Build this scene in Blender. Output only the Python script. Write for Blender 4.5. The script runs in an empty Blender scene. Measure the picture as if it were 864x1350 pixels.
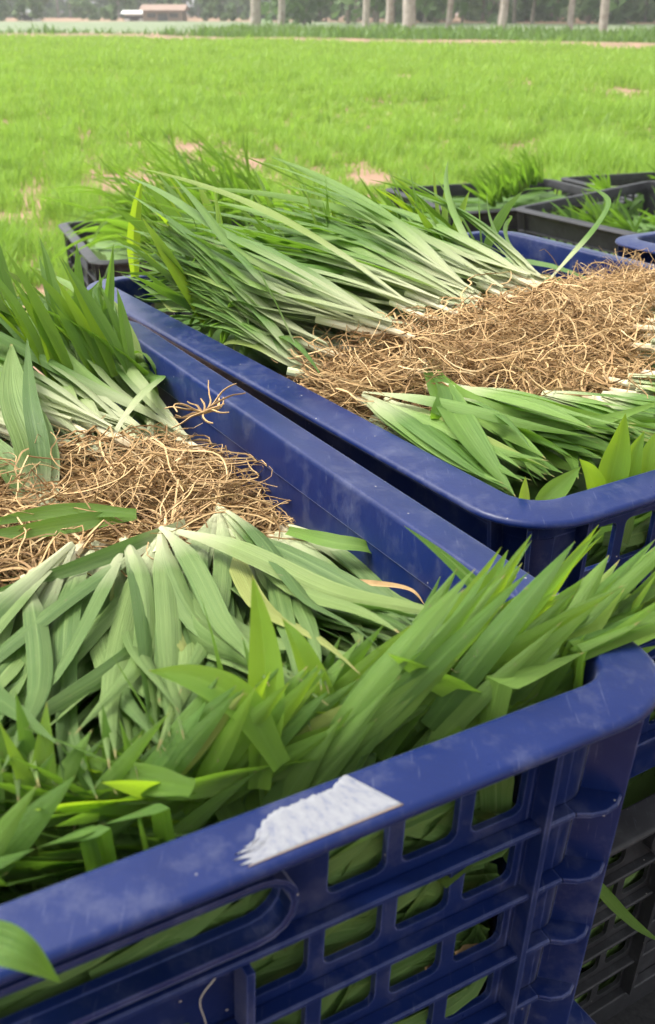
import bpy, math, random
import numpy as np
from mathutils import Vector, Matrix, noise as mnoise

R = math.radians
rng = random.Random(7)
nrng = np.random.default_rng(11)
scene = bpy.context.scene
C = scene.collection

# ------------------------------------------------------------------ camera
RIM = 0.498                     # height of the upper crates' rims
CAMZ = RIM + 0.23
PITCH = math.atan(660 / 1400)
cam = bpy.data.cameras.new('camera')
cam_o = bpy.data.objects.new('camera', cam)
C.objects.link(cam_o)
cam_o.location = (0, 0, CAMZ)
cam_o.rotation_euler = (math.pi / 2 - PITCH, 0, 0)
cam.sensor_fit = 'VERTICAL'
cam.sensor_height = 24.0
cam.lens = 24.0 * 1400 / 1350
cam.clip_start = 0.01
cam.clip_end = 2000
cam.dof.use_dof = True
cam.dof.focus_distance = 0.66
cam.dof.aperture_fstop = 12
scene.camera = cam_o

# ------------------------------------------------------------------ sky and sun (bright overcast)
SUN_EL, SUN_AZ = R(60), R(-75)    # high on the left, veiled by cloud
w = bpy.data.worlds.new('World')
scene.world = w
w.use_nodes = True
nt = w.node_tree
bg = nt.nodes['Background']
sky = nt.nodes.new('ShaderNodeTexSky')
sky.sky_type = 'NISHITA'
sky.sun_disc = False
sky.sun_elevation = SUN_EL
sky.sun_rotation = SUN_AZ
sky.dust_density = 4.0
hsv = nt.nodes.new('ShaderNodeHueSaturation')       # cloud: the sky light is nearly white
hsv.inputs['Saturation'].default_value = 0.12
nt.links.new(sky.outputs[0], hsv.inputs['Color'])
nt.links.new(hsv.outputs[0], bg.inputs['Color'])
bg.inputs['Strength'].default_value = 0.14
sun = bpy.data.lights.new('sun', 'SUN')
sun.energy = 1.5
sun.angle = R(24)
sun.color = (1.0, 0.96, 0.88)
sun_o = bpy.data.objects.new('sun', sun)
C.objects.link(sun_o)
sd = Vector((math.sin(SUN_AZ) * math.cos(SUN_EL), math.cos(SUN_AZ) * math.cos(SUN_EL), math.sin(SUN_EL)))
sun_o.rotation_euler = sd.to_track_quat('Z', 'Y').to_euler()
scene.view_settings.view_transform = 'Standard'
scene.view_settings.look = 'None'
scene.view_settings.exposure = 1.7
scene.view_settings.gamma = 1.0
scene.cycles.max_bounces = 8
scene.cycles.transparent_max_bounces = 8

# ------------------------------------------------------------------ helpers
def mat(name):
    m = bpy.data.materials.new(name)
    m.use_nodes = True
    n = m.node_tree
    return m, n, n.nodes['Principled BSDF'], n.nodes['Material Output']

def N(n, kind, **kw):
    x = n.nodes.new(kind)
    for k, v in kw.items():
        if k.startswith('i_'):
            x.inputs[k[2:]].default_value = v
        else:
            setattr(x, k, v)
    return x

def ramp(n, src, stops):
    r = n.nodes.new('ShaderNodeValToRGB')
    el = r.color_ramp.elements
    while len(el) < len(stops):
        el.new(0.5)
    for e, (p, c) in zip(el, stops):
        e.position = p
        e.color = (*c, 1) if len(c) == 3 else c
    n.links.new(src, r.inputs[0])
    return r.outputs[0]

def mixc(n, fac, a, b, mode='MIX'):
    m = n.nodes.new('ShaderNodeMix')
    m.data_type = 'RGBA'
    m.blend_type = mode
    for sock, v in ((m.inputs[0], fac), (m.inputs[6], a), (m.inputs[7], b)):
        if hasattr(v, 'links'):
            n.links.new(v, sock)
        elif isinstance(v, (int, float)):
            sock.default_value = v
        else:
            sock.default_value = (*v, 1)
    return m.outputs[2]

def math_n(n, op, a, b=None):
    m = n.nodes.new('ShaderNodeMath')
    m.operation = op
    for i, v in enumerate((a, b)):
        if v is None:
            continue
        if hasattr(v, 'links'):
            n.links.new(v, m.inputs[i])
        else:
            m.inputs[i].default_value = v
    return m.outputs[0]

class MB:
    """collects verts / faces / uvs and links them as ONE mesh object"""
    def __init__(self):
        self.v, self.f, self.uv = [], [], []
    def add(self, verts, faces, uvs=None):
        o = len(self.v)
        self.v.extend(tuple(p) for p in verts)
        for f in faces:
            self.f.append(tuple(i + o for i in f))
        if uvs is None:
            uvs = [(0.5, 0.5)] * len(verts)
        self.uv.extend(uvs)
    def box(self, fn, a0, a1, b0, b1, c0, c1):
        vs = [fn(a, b, c) for a in (a0, a1) for b in (b0, b1) for c in (c0, c1)]
        self.add(vs, [(0, 1, 3, 2), (4, 6, 7, 5), (0, 4, 5, 1), (2, 3, 7, 6), (0, 2, 6, 4), (1, 5, 7, 3)])
    def mesh(self, name, m, smooth=True):
        me = bpy.data.meshes.new(name)
        me.from_pydata(self.v, [], self.f)
        if m is not None:
            me.materials.append(m)
        uvl = me.uv_layers.new(name='UVMap')
        li = np.empty(len(me.loops), dtype=np.int32)
        me.loops.foreach_get('vertex_index', li)
        uvl.data.foreach_set('uv', np.asarray(self.uv, dtype=np.float32)[li].ravel())
        if smooth:
            me.polygons.foreach_set('use_smooth', np.ones(len(me.polygons), dtype=bool))
        if smooth:
            me.set_sharp_from_angle(angle=R(38))
        me.update()
        return me
    def build(self, name, m, parent=None, smooth=True):
        o = bpy.data.objects.new(name, self.mesh(name, m, smooth))
        C.objects.link(o)
        if parent is not None:
            o.parent = parent
        return o

def tag(o, label=None, cat=None, group=None, kind=None):
    if label: o['label'] = label
    if cat: o['category'] = cat
    if group: o['group'] = group
    if kind: o['kind'] = kind
    return o

def empty(name, loc, rot=(0, 0, 0)):
    o = bpy.data.objects.new(name, None)
    C.objects.link(o)
    o.location = loc
    o.rotation_euler = rot
    o.empty_display_size = 0.02
    return o

def copy_tree(o, parent=None):
    c = o.copy()
    C.objects.link(c)
    if parent is not None:
        c.parent = parent
    for ch in o.children:
        copy_tree(ch, c)
    return c

def np_object(name, verts, quads, m, uv=None, col=None, smooth=False, tris=False):
    me = bpy.data.meshes.new(name)
    k = 3 if tris else 4
    nv, nf = len(verts), len(quads)
    me.vertices.add(nv)
    me.vertices.foreach_set('co', np.asarray(verts, dtype=np.float32).ravel())
    me.loops.add(nf * k)
    me.loops.foreach_set('vertex_index', np.asarray(quads, dtype=np.int32).ravel())
    me.polygons.add(nf)
    me.polygons.foreach_set('loop_start', np.arange(0, nf * k, k, dtype=np.int32))
    me.polygons.foreach_set('use_smooth', np.full(nf, smooth, dtype=bool))
    if uv is not None:
        l = me.uv_layers.new(name='UVMap')
        l.data.foreach_set('uv', np.asarray(uv, dtype=np.float32)[np.asarray(quads).ravel()].ravel())
    if col is not None:
        a = me.attributes.new('tint', 'FLOAT', 'POINT')
        a.data.foreach_set('value', np.asarray(col, dtype=np.float32))
    me.update(calc_edges=True)
    me.materials.append(m)
    o = bpy.data.objects.new(name, me)
    C.objects.link(o)
    return o

def sstep(a, b, x):
    t = min(1.0, max(0.0, (x - a) / (b - a)))
    return t * t * (3 - 2 * t)

def at(px, py, z):
    """point at height z on the photograph's line of sight through (px, py)"""
    u, v = (px - 432) / 1400, (py - 675) / 1400
    d = Vector((u, math.cos(PITCH) - v * math.sin(PITCH), -math.sin(PITCH) - v * math.cos(PITCH)))
    t = (z - CAMZ) / d.z
    return Vector((0, 0, CAMZ)) + d * t

# ------------------------------------------------------------------ materials
def plastic(name, c0, c1, rough, dust, sheen, edge):
    m, n, b, out = mat(name)
    tc = N(n, 'ShaderNodeTexCoord')
    geo = N(n, 'ShaderNodeNewGeometry')
    no = N(n, 'ShaderNodeTexNoise', i_Scale=16.0, i_Detail=6.0, i_Roughness=0.6)
    n.links.new(geo.outputs['Position'], no.inputs['Vector'])
    base = mixc(n, ramp(n, no.outputs[0], [(0.3, (0, 0, 0)), (0.75, (1, 1, 1))]), c0, c1)
    # dust lying on faces and scuffs
    no2 = N(n, 'ShaderNodeTexNoise', i_Scale=45.0, i_Detail=8.0, i_Roughness=0.7)
    n.links.new(geo.outputs['Position'], no2.inputs['Vector'])
    d2 = ramp(n, no2.outputs[0], [(0.50, (0, 0, 0)), (0.80, (dust,) * 3)])
    base = mixc(n, d2, base, (0.42, 0.43, 0.46))
    # fine scratches
    mp = N(n, 'ShaderNodeMapping')
    mp.inputs['Scale'].default_value = (900, 60, 60)
    mp.inputs['Rotation'].default_value = (0, 0, R(75))
    n.links.new(geo.outputs['Position'], mp.inputs['Vector'])
    no3 = N(n, 'ShaderNodeTexNoise', i_Scale=1.0, i_Detail=3.0)
    n.links.new(mp.outputs[0], no3.inputs['Vector'])
    sc = ramp(n, no3.outputs[0], [(0.66, (0, 0, 0)), (0.74, (0.35 * dust + 0.05,) * 3)])
    base = mixc(n, sc, base, (0.35, 0.37, 0.45))
    # bright specks of grit
    vo = N(n, 'ShaderNodeTexVoronoi', i_Scale=70.0)
    n.links.new(geo.outputs['Position'], vo.inputs['Vector'])
    sp = ramp(n, vo.outputs[0], [(0.02, (0.6, 0.6, 0.6)), (0.05, (0, 0, 0))])
    base = mixc(n, sp, base, (0.5, 0.47, 0.42))
    # worn, paler edges
    bv = N(n, 'ShaderNodeBevel', samples=4)
    bv.inputs['Radius'].default_value = 0.0013
    vd = N(n, 'ShaderNodeVectorMath', operation='DOT_PRODUCT')
    n.links.new(bv.outputs[0], vd.inputs[0])
    n.links.new(geo.outputs['Normal'], vd.inputs[1])
    ew = math_n(n, 'MULTIPLY', ramp(n, vd.outputs['Value'], [(0.86, (1, 1, 1)), (0.99, (0, 0, 0))]), ramp(n, no2.outputs[0], [(0.35, (0.15, 0.15, 0.15)), (0.65, (0.75, 0.75, 0.75))]))
    base = mixc(n, ew, base, edge)
    # broad pale rubbed areas
    no4 = N(n, 'ShaderNodeTexNoise', i_Scale=9.0, i_Detail=9.0, i_Roughness=0.72)
    n.links.new(geo.outputs['Position'], no4.inputs['Vector'])
    base = mixc(n, ramp(n, no4.outputs[0], [(0.55, (0, 0, 0)), (0.80, (0.13, 0.13, 0.13))]), base, edge)
    n.links.new(base, b.inputs['Base Color'])
    rr = ramp(n, no2.outputs[0], [(0.3, (rough,) * 3), (0.8, (rough + 0.25,) * 3)])
    n.links.new(rr, b.inputs['Roughness'])
    bp = N(n, 'ShaderNodeBump', i_Strength=0.12, i_Distance=0.002)
    n.links.new(no2.outputs[0], bp.inputs['Height'])
    n.links.new(bp.outputs[0], b.inputs['Normal'])
    b.inputs['Specular IOR Level'].default_value = 0.22
    b.inputs['Sheen Weight'].default_value = sheen
    b.inputs['Sheen Roughness'].default_value = 0.25
    b.inputs['Sheen Tint'].default_value = (0.75, 0.80, 1.0, 1)
    return m

M_BLUE = plastic('blue_plastic', (0.0020, 0.0080, 0.054), (0.0038, 0.0130, 0.076), 0.27, 0.10, 0.36, (0.085, 0.11, 0.26))
M_BLACK = plastic('black_plastic', (0.018, 0.018, 0.020), (0.032, 0.032, 0.035), 0.38, 0.08, 0.06, (0.07, 0.07, 0.075))

def leaf_material(name, dark, light, trans, tw=0.38, white=0.16):
    m, n, b, out = mat(name)
    uv = N(n, 'ShaderNodeUVMap')
    sep = N(n, 'ShaderNodeSeparateXYZ')
    n.links.new(uv.outputs[0], sep.inputs[0])
    oi = N(n, 'ShaderNodeObjectInfo')
    geo = N(n, 'ShaderNodeNewGeometry')
    no = N(n, 'ShaderNodeTexNoise', i_Scale=28.0, i_Detail=4.0)
    n.links.new(geo.outputs['Position'], no.inputs['Vector'])
    # parallel veins: stretched noise across the blade
    mp = N(n, 'ShaderNodeMapping')
    mp.inputs['Scale'].default_value = (22, 0.9, 1)
    cm = N(n, 'ShaderNodeCombineXYZ')
    n.links.new(math_n(n, 'MULTIPLY', oi.outputs['Random'], 37.0), cm.inputs[0])
    n.links.new(cm.outputs[0], mp.inputs['Location'])
    n.links.new(uv.outputs[0], mp.inputs['Vector'])
    ve = N(n, 'ShaderNodeTexNoise', i_Scale=1.0, i_Detail=4.0, i_Roughness=0.65)
    n.links.new(mp.outputs[0], ve.inputs['Vector'])
    vc = ramp(n, ve.outputs[0], [(0.40, (0, 0, 0)), (0.60, (1, 1, 1))])
    f = math_n(n, 'ADD', math_n(n, 'MULTIPLY', oi.outputs['Random'], 0.5), math_n(n, 'MULTIPLY', no.outputs[0], 0.35))
    f = math_n(n, 'ADD', f, math_n(n, 'MULTIPLY', vc, 0.30))
    g = mixc(n, ramp(n, f, [(0.35, (0, 0, 0)), (0.95, (1, 1, 1))]), dark, light)
    g = mixc(n, ramp(n, oi.outputs['Random'], [(0.93, (0, 0, 0)), (0.99, (0.55, 0.55, 0.55))]), g, (0.30, 0.29, 0.07))
    mid = math_n(n, 'ABSOLUTE', math_n(n, 'SUBTRACT', sep.outputs[0], 0.5))
    g = mixc(n, ramp(n, mid, [(0.010, (0.16, 0.16, 0.16)), (0.045, (0, 0, 0))]), g, [min(1, c * 1.7 + 0.02) for c in light])
    # pale sheath near the root end
    white_off = white < 0.03
    wh = ramp(n, math_n(n, 'ADD', sep.outputs[1], math_n(n, 'MULTIPLY', math_n(n, 'SUBTRACT', no.outputs[0], 0.5), 0.10)),
              [(0.02, (1, 1, 1)), (white, (0.62, 0.62, 0.62)), (white * 2.4, (0, 0, 0))])
    if white_off:
        wh = 0.0
    col = mixc(n, wh, g, (0.54, 0.55, 0.34))
    # a few tips gone dry
    tip = ramp(n, math_n(n, 'ADD', sep.outputs[1], math_n(n, 'MULTIPLY', oi.outputs['Random'], 0.03)), [(0.992, (0, 0, 0)), (1.0, (0.7, 0.7, 0.7))])
    col = mixc(n, tip, col, (0.30, 0.22, 0.09))
    n.links.new(col, b.inputs['Base Color'])
    sk = N(n, 'ShaderNodeTexNoise', i_Scale=420.0, i_Detail=2.0)
    n.links.new(geo.outputs['Position'], sk.inputs['Vector'])
    col = mixc(n, ramp(n, sk.outputs[0], [(0.70, (0, 0, 0)), (0.76, (0.55, 0.55, 0.55))]), col, (0.22, 0.17, 0.09))
    n.links.new(col, b.inputs['Base Color'])
    b.inputs['Roughness'].default_value = 0.50
    b.inputs['Specular IOR Level'].default_value = 0.34
    bp = N(n, 'ShaderNodeBump', i_Strength=0.6, i_Distance=0.0012)
    n.links.new(ve.outputs[0], bp.inputs['Height'])
    n.links.new(bp.outputs[0], b.inputs['Normal'])
    t = N(n, 'ShaderNodeBsdfTranslucent')
    tcol = mixc(n, wh, trans, (0.50, 0.52, 0.25))
    tcol = mixc(n, math_n(n, 'MULTIPLY', ve.outputs[0], 0.5), tcol, dark)
    n.links.new(tcol, t.inputs['Color'])
    mx = N(n, 'ShaderNodeMixShader', i_Fac=tw)
    n.links.new(b.outputs[0], mx.inputs[1])
    n.links.new(t.outputs[0], mx.inputs[2])
    n.links.new(mx.outputs[0], out.inputs[0])
    return m

M_LEAF = leaf_material('seedling_leaf', (0.060, 0.115, 0.025), (0.175, 0.250, 0.075), (0.16, 0.34, 0.04), 0.26, 0.115)
M_LEAF2 = leaf_material('seedling_leaf_fresh', (0.064, 0.142, 0.019), (0.190, 0.305, 0.062), (0.25, 0.48, 0.030), 0.36, 0.165)
M_TIP = leaf_material('seedling_tip', (0.070, 0.155, 0.014), (0.17, 0.29, 0.036), (0.48, 0.70, 0.025), 0.52, 0.02)
M_BLADE = leaf_material('seedling_blade', (0.058, 0.132, 0.017), (0.170, 0.280, 0.050), (0.27, 0.50, 0.030), 0.38, 0.02)
M_PACK = leaf_material('packed_leaf', (0.085, 0.165, 0.036), (0.21, 0.32, 0.095), (0.18, 0.36, 0.05), 0.3, 0.02)

def simple(name, c0, c1, scale, rough=0.7, bump=0.3, dist=0.001, spec=0.3):
    m, n, b, out = mat(name)
    geo = N(n, 'ShaderNodeNewGeometry')
    oi = N(n, 'ShaderNodeObjectInfo')
    no = N(n, 'ShaderNodeTexNoise', i_Scale=scale, i_Detail=6.0, i_Roughness=0.6)
    n.links.new(geo.outputs['Position'], no.inputs['Vector'])
    f = math_n(n, 'ADD', no.outputs[0], math_n(n, 'MULTIPLY', math_n(n, 'SUBTRACT', oi.outputs['Random'], 0.5), 0.25))
    n.links.new(mixc(n, ramp(n, f, [(0.3, (0, 0, 0)), (0.7, (1, 1, 1))]), c0, c1), b.inputs['Base Color'])
    b.inputs['Roughness'].default_value = rough
    b.inputs['Specular IOR Level'].default_value = spec
    bp = N(n, 'ShaderNodeBump', i_Strength=bump, i_Distance=dist)
    n.links.new(no.outputs[0], bp.inputs['Height'])
    n.links.new(bp.outputs[0], b.inputs['Normal'])
    return m

def root_material():
    m, n, b, out = mat('root_fibre')
    geo = N(n, 'ShaderNodeNewGeometry')
    no = N(n, 'ShaderNodeTexNoise', i_Scale=55.0, i_Detail=5.0)
    n.links.new(geo.outputs['Position'], no.inputs['Vector'])
    no2 = N(n, 'ShaderNodeTexNoise', i_Scale=400.0, i_Detail=3.0)
    n.links.new(geo.outputs['Position'], no2.inputs['Vector'])
    f = math_n(n, 'ADD', math_n(n, 'MULTIPLY', geo.outputs['Random Per Island'], 0.75), math_n(n, 'MULTIPLY', math_n(n, 'SUBTRACT', no.outputs[0], 0.4), 0.7))
    c = ramp(n, f, [(0.0, (0.11, 0.060, 0.024)), (0.35, (0.29, 0.175, 0.072)), (0.75, (0.47, 0.32, 0.15)), (1.0, (0.62, 0.48, 0.28))])
    c = mixc(n, ramp(n, no2.outputs[0], [(0.62, (0, 0, 0)), (0.72, (0.7, 0.7, 0.7))]), c, (0.09, 0.055, 0.03))
    n.links.new(c, b.inputs['Base Color'])
    b.inputs['Roughness'].default_value = 0.7
    b.inputs['Specular IOR Level'].default_value = 0.25
    return m
M_ROOT = root_material()
def stem_material():
    m, n, b, out = mat('stem_base')
    uv = N(n, 'ShaderNodeUVMap')
    sep = N(n, 'ShaderNodeSeparateXYZ')
    n.links.new(uv.outputs[0], sep.inputs[0])
    geo = N(n, 'ShaderNodeNewGeometry')
    no = N(n, 'ShaderNodeTexNoise', i_Scale=90.0, i_Detail=5.0)
    n.links.new(geo.outputs['Position'], no.inputs['Vector'])
    f = math_n(n, 'ADD', sep.outputs[1], math_n(n, 'MULTIPLY', math_n(n, 'SUBTRACT', no.outputs[0], 0.5), 0.5))
    c = ramp(n, f, [(0.0, (0.26, 0.16, 0.07)), (0.25, (0.48, 0.38, 0.23)), (0.6, (0.56, 0.53, 0.35)), (1.0, (0.48, 0.52, 0.29))])
    n.links.new(c, b.inputs['Base Color'])
    b.inputs['Roughness'].default_value = 0.45
    return m
M_STEM = stem_material()
M_DRY = simple('dry_leaf', (0.20, 0.12, 0.05), (0.36, 0.24, 0.11), 80, 0.8, 0.5)
M_THREAD = simple('pale_thread', (0.25, 0.23, 0.20), (0.36, 0.34, 0.30), 90, 0.7)

# ------------------------------------------------------------------ crates
CW, CL, CH = 0.53, 0.64, 0.245          # outer rim width (x), length (y), height
CR = 0.043                               # outer corner radius
TAP = 0.075
ROW0, ROWP, COLP = -0.0235, 0.037, 0.0315

def wall_inset(z):
    return 0.0215 - TAP * z

def corner_pt(ci, ang, inset):
    """point on rounded corner ci (0: +x+y, 1: -x+y, 2: -x-y, 3: +x-y); ang in degrees from the corner's start"""
    sx, sy = ((1, 1), (-1, 1), (-1, -1), (1, -1))[ci]
    cx, cy = sx * (CW / 2 - CR), sy * (CL / 2 - CR)
    a = R(ci * 90 + ang)
    r = CR - inset
    if r < 0.003:
        r = 0.003
    k = (CR - inset) if CR - inset > 0.003 else 0.003
    ex = (CR - inset) - k                 # when the inset eats the radius the corner slides in
    return (cx + math.cos(a) * k + sx * ex, cy + math.sin(a) * k + sy * ex)

def ring(inset, z, seg=8):
    pts = []
    for ci in range(4):
        for j in range(seg + 1):
            x, y = corner_pt(ci, 90 * j / seg, inset)
            pts.append((x, y, z))
    return pts

def sweep_ring(mb, profile, closed=True, seg=8):
    rings = [ring(i, z, seg) for i, z in profile]
    n = len(rings[0])
    vs = [p for r in rings for p in r]
    fs = []
    m = len(profile)
    for k in range(m if closed else m - 1):
        k2 = (k + 1) % m
        for j in range(n):
            j2 = (j + 1) % n
            fs.append((k * n + j, k2 * n + j, k2 * n + j2, k * n + j2))
    mb.add(vs, fs)

def wall_map(side):
    """(s along the wall, depth z, o outwards) -> local xyz. side 0 front(-y), 1 right(+x), 2 back, 3 left"""
    def fn(s, z, o):
        i = wall_inset(z) - o
        if side == 0: return (s, -CL / 2 + i, z)
        if side == 1: return (CW / 2 - i, s, z)
        if side == 2: return (-s, CL / 2 - i, z)
        return (-CW / 2 + i, -s, z)
    return fn

def cell(mb, fn, x0, x1, z0, z1, hole=None, r=0.004, t=0.0032):
    """one cell of the lattice wall, z0 top, z1 bottom; hole = (x0,x1,z0,z1)"""
    if hole is None:
        mb.box(fn, x0, x1, z1, z0, -t, 0.0)
        return
    hx0, hx1, hz0, hz1 = hole
    k = 4
    pts, rect = [], []
    for (cx, cz, a0, qx, qz) in ((hx1 - r, hz0 - r, 0, x1, z0), (hx0 + r, hz0 - r, 90, x0, z0),
                                 (hx0 + r, hz1 + r, 180, x0, z1), (hx1 - r, hz1 + r, 270, x1, z1)):
        for j in range(k + 1):
            a = R(a0 + 90 * j / k)
            pts.append((cx + math.cos(a) * r, cz + math.sin(a) * r))
            rect.append((qx, qz))
    n = len(pts)
    vs, fs = [], []
    for o in (0.0, -t):
        vs += [fn(p[0], p[1], o) for p in pts]
        vs += [fn(q[0], q[1], o) for q in ((x1, z0), (x0, z0), (x0, z1), (x1, z1))]
    B = n + 4
    for lay in (0, B):
        for c in range(4):
            for j in range(k):
                a = c * (k + 1) + j
                fs.append((lay + n + c, lay + a, lay + a + 1))
            a = c * (k + 1) + k
            b2 = ((c + 1) * (k + 1)) % n
            fs.append((lay + n + c, lay + a, lay + b2, lay + n + (c + 1) % 4))
    for j in range(n):
        j2 = (j + 1) % n
        fs.append((j, B + j, B + j2, j2))
    mb.add(vs, fs)

def make_crate(name, m):
    root = empty(name, (0, 0, 0))
    mb = MB()
    lip = -0.0066
    sweep_ring(mb, [(0.0030, lip), (0.0008, lip), (0.0002, lip + 0.0005), (0.0, lip + 0.0011), (0.0, -0.0050), (0.0003, -0.0040), (0.0011, -0.0032), (0.0021, -0.0027), (0.0030, -0.0025),
                    (0.0216, -0.0002), (0.0226, -0.0003), (0.0236, -0.0010), (0.0243, -0.0022), (0.0247, -0.0034), (wall_inset(ROW0) + 0.0042, ROW0 + 0.001), (wall_inset(ROW0) + 0.0035, ROW0),
                    (wall_inset(ROW0), ROW0), (0.0208, -0.0064), (0.0200, -0.0054), (0.0040, -0.0066), (0.0032, -0.0072)])
    mb.build('rim', m, root)
    for side in range(4):
        fn = wall_map(side)
        ln = (CW if side in (0, 2) else CL) / 2 - CR
        mb = MB()
        hx, hz = 0.0034, 0.0062
        for r in range(6):
            z0, z1 = ROW0 - r * ROWP, max(ROW0 - (r + 1) * ROWP, -CH)
            if side in (0, 2):
                if r == 5:
                    cell(mb, fn, -ln, ln, z0, z1)
                    continue
                if r == 0:
                    cell(mb, fn, -3.42 * COLP, 3.42 * COLP, z0, z1, (-0.092, 0.092, z0 - 0.004, z0 - 0.027), 0.0114, 0.004)
                    starts = [3.42, 4.42, 5.42]
                else:
                    mb.box(fn, -2.42 * COLP, 2.42 * COLP, z1, z0, -0.0035, -0.001)
                    starts = [2.42, 3.42, 4.42, 5.42]
                for c in starts:
                    for sg in (1, -1):
                        a, b = sorted((sg * c * COLP, sg * (c + 1) * COLP))
                        cell(mb, fn, a, b, z0, z1, (a + hx, b - hx, z0 - 0.0030, z1 + 0.0070))
                for sg in (1, -1):
                    a, b = sorted((sg * 6.42 * COLP, sg * ln))
                    cell(mb, fn, a, b, z0, z1)
            else:
                if r in (0, 5):
                    cell(mb, fn, -ln, ln, z0, z1)
                else:
                    for c in range(-8, 8):
                        a, b = c * COLP, (c + 1) * COLP
                        cell(mb, fn, a, b, z0, z1, (a + hx, b - hx, z0 - 0.0030, z1 + 0.0070))
                    for sg in (1, -1):
                        a, b = sorted((sg * 8 * COLP, sg * ln))
                        cell(mb, fn, a, b, z0, z1)
        if side in (0, 2):       # raised collar round the hand hole
            P = []
            for (cx, a0) in ((0.092 - 0.0114, -90), (-0.092 + 0.0114, 90)):
                for j in range(9):
                    a = R(a0 + 180 * j / 8)
                    P.append((cx, ROW0 - 0.0155, math.cos(a), math.sin(a)))
            prof = [(0.0118, 0.0), (0.0118, 0.008), (0.0136, 0.0086), (0.0150, 0.008), (0.0150, 0.0)]
            n, k = len(P), len(prof)
            vs = [fn(cx + ca * rr, cz + sa * rr, o) for (cx, cz, ca, sa) in P for rr, o in prof]
            fs = [(j * k + q, j * k + q + 1, ((j + 1) % n) * k + q + 1, ((j + 1) % n) * k + q) for j in range(n) for q in range(k - 1)]
            mb.add(vs, fs)
            for sg in (1, -1):   # ribs framing the name plate
                a = sg * 2.42 * COLP
                mb.box(fn, a - 0.0016, a + 0.0016, ROW0 - 5 * ROWP + 0.002, ROW0 - ROWP - 0.0022, 0.0005, 0.0105)
        wl = mb.build('end_wall' if side in (0, 2) else 'side_wall', m, root, smooth=False)
        for k in range(1, 6):
            z = ROW0 - k * ROWP
            s = MB()
            x0, x1 = -ln + 0.0003, ln - 0.0003
            # ledge with softened front edge
            prof = [(0.0004, z + 0.0018), (0.0062, z + 0.0014), (0.0070, z + 0.0007), (0.0070, z - 0.0010), (0.0062, z - 0.0016), (0.0004, z - 0.0018)]
            vs = [fn(x, zz, o) for x in (x0, x1) for o, zz in prof]
            q = len(prof)
            s.add(vs, [(j, j + 1, q + j + 1, q + j) for j in range(q - 1)] + [tuple(range(q)), tuple(range(2 * q - 1, q - 1, -1))])
            s.build('slat', m, wl, smooth=False)
    # corners
    for ci in range(4):
        mb = MB()
        sg = 8
        zs = [ROW0 - 0.0003, -0.12, -CH]
        vs, fs = [], []
        for t in (0.0, 0.0032):
            for z in zs:
                for j in range(sg + 1):
                    x, y = corner_pt(ci, 90 * j / sg, wall_inset(z) + t)
                    vs.append((x, y, z))
        q, L3 = sg + 1, 3 * (sg + 1)
        for lay in (0, L3):
            for k in range(2):
                for j in range(sg):
                    a = lay + k * q + j
                    fs.append((a, a + 1, a + q + 1, a + q))
        mb.add(vs, fs)
        post = mb.build('corner_post', m, root)
        for k in range(1, 6):
            z = ROW0 - k * ROWP
            e = MB()
            vs = []
            prof = [(0.0004, z + 0.0016), (1.0, z + 0.0012), (1.05, z + 0.0005), (1.05, z - 0.0009), (1.0, z - 0.0014), (0.0004, z - 0.0016)]
            for j in range(sg + 1):
                ang = 0.4 + 89.2 * j / sg
                for o, zz in prof:
                    oo = o if o < 0.01 else (0.0066 + 0.0100 * math.sin(R(ang * 2)) ** 1.0) * o
                    x, y = corner_pt(ci, ang, wall_inset(zz) - oo)
                    vs.append((x, y, zz))
            q = len(prof)
            fs = [(j * q + i, j * q + i + 1, (j + 1) * q + i + 1, (j + 1) * q + i) for j in range(sg) for i in range(q - 1)]
            e.add(vs, fs)
            e.build('corner_ledge', m, post, smooth=False)
        for end in (0, 1):      # upright ribs where the corner meets the walls
            side = {(0, 0): 1, (0, 1): 2, (1, 0): 2, (1, 1): 3, (2, 0): 3, (2, 1): 0, (3, 0): 0, (3, 1): 1}[(ci, end)]
            fn = wall_map(side)
            ln = (CW if side in (0, 2) else CL) / 2 - CR
            s0 = ln if end == 0 else -ln
            if side in (0, 1):
                s0 = ln if (ci, end) in ((3, 0), (0, 0)) else -ln
            else:
                s0 = ln if (ci, end) in ((1, 0), (2, 0)) else -ln
            rb = MB()
            if side in (0, 2):
                s0 -= math.copysign(0.0165, s0)
            rb.box(fn, s0 - 0.0014, s0 + 0.0014, -CH + 0.0004, -0.0085, 0.0003, 0.0088)
            rb.build('rib', m, post, smooth=False)
        rb = MB()          # deep radial rib in the middle of the corner
        def rad(a, z, o, ci=ci):
            x, y = corner_pt(ci, 47, wall_inset(z) - o)
            tx, ty = -math.sin(R(ci * 90 + 47)), math.cos(R(ci * 90 + 47))
            return (x + tx * a, y + ty * a, z)
        rb.box(rad, -0.0012, 0.0012, -CH + 0.0006, -0.0095, 0.0004, 0.0185)
        rb.build('rib', m, post, smooth=False)
    fl = MB()
    zi = wall_inset(-CH)
    rg = ring(zi + 0.0005, -CH + 0.004, 4)
    rg2 = ring(zi + 0.0005, -CH, 4)
    n = len(rg)
    fl.add(rg + rg2, [tuple(range(n)), tuple(range(2 * n - 1, n - 1, -1))] + [(j, n + j, n + (j + 1) % n, (j + 1) % n) for j in range(n)])
    fl.build('crate_floor', m, root, smooth=False)
    return root

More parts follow.
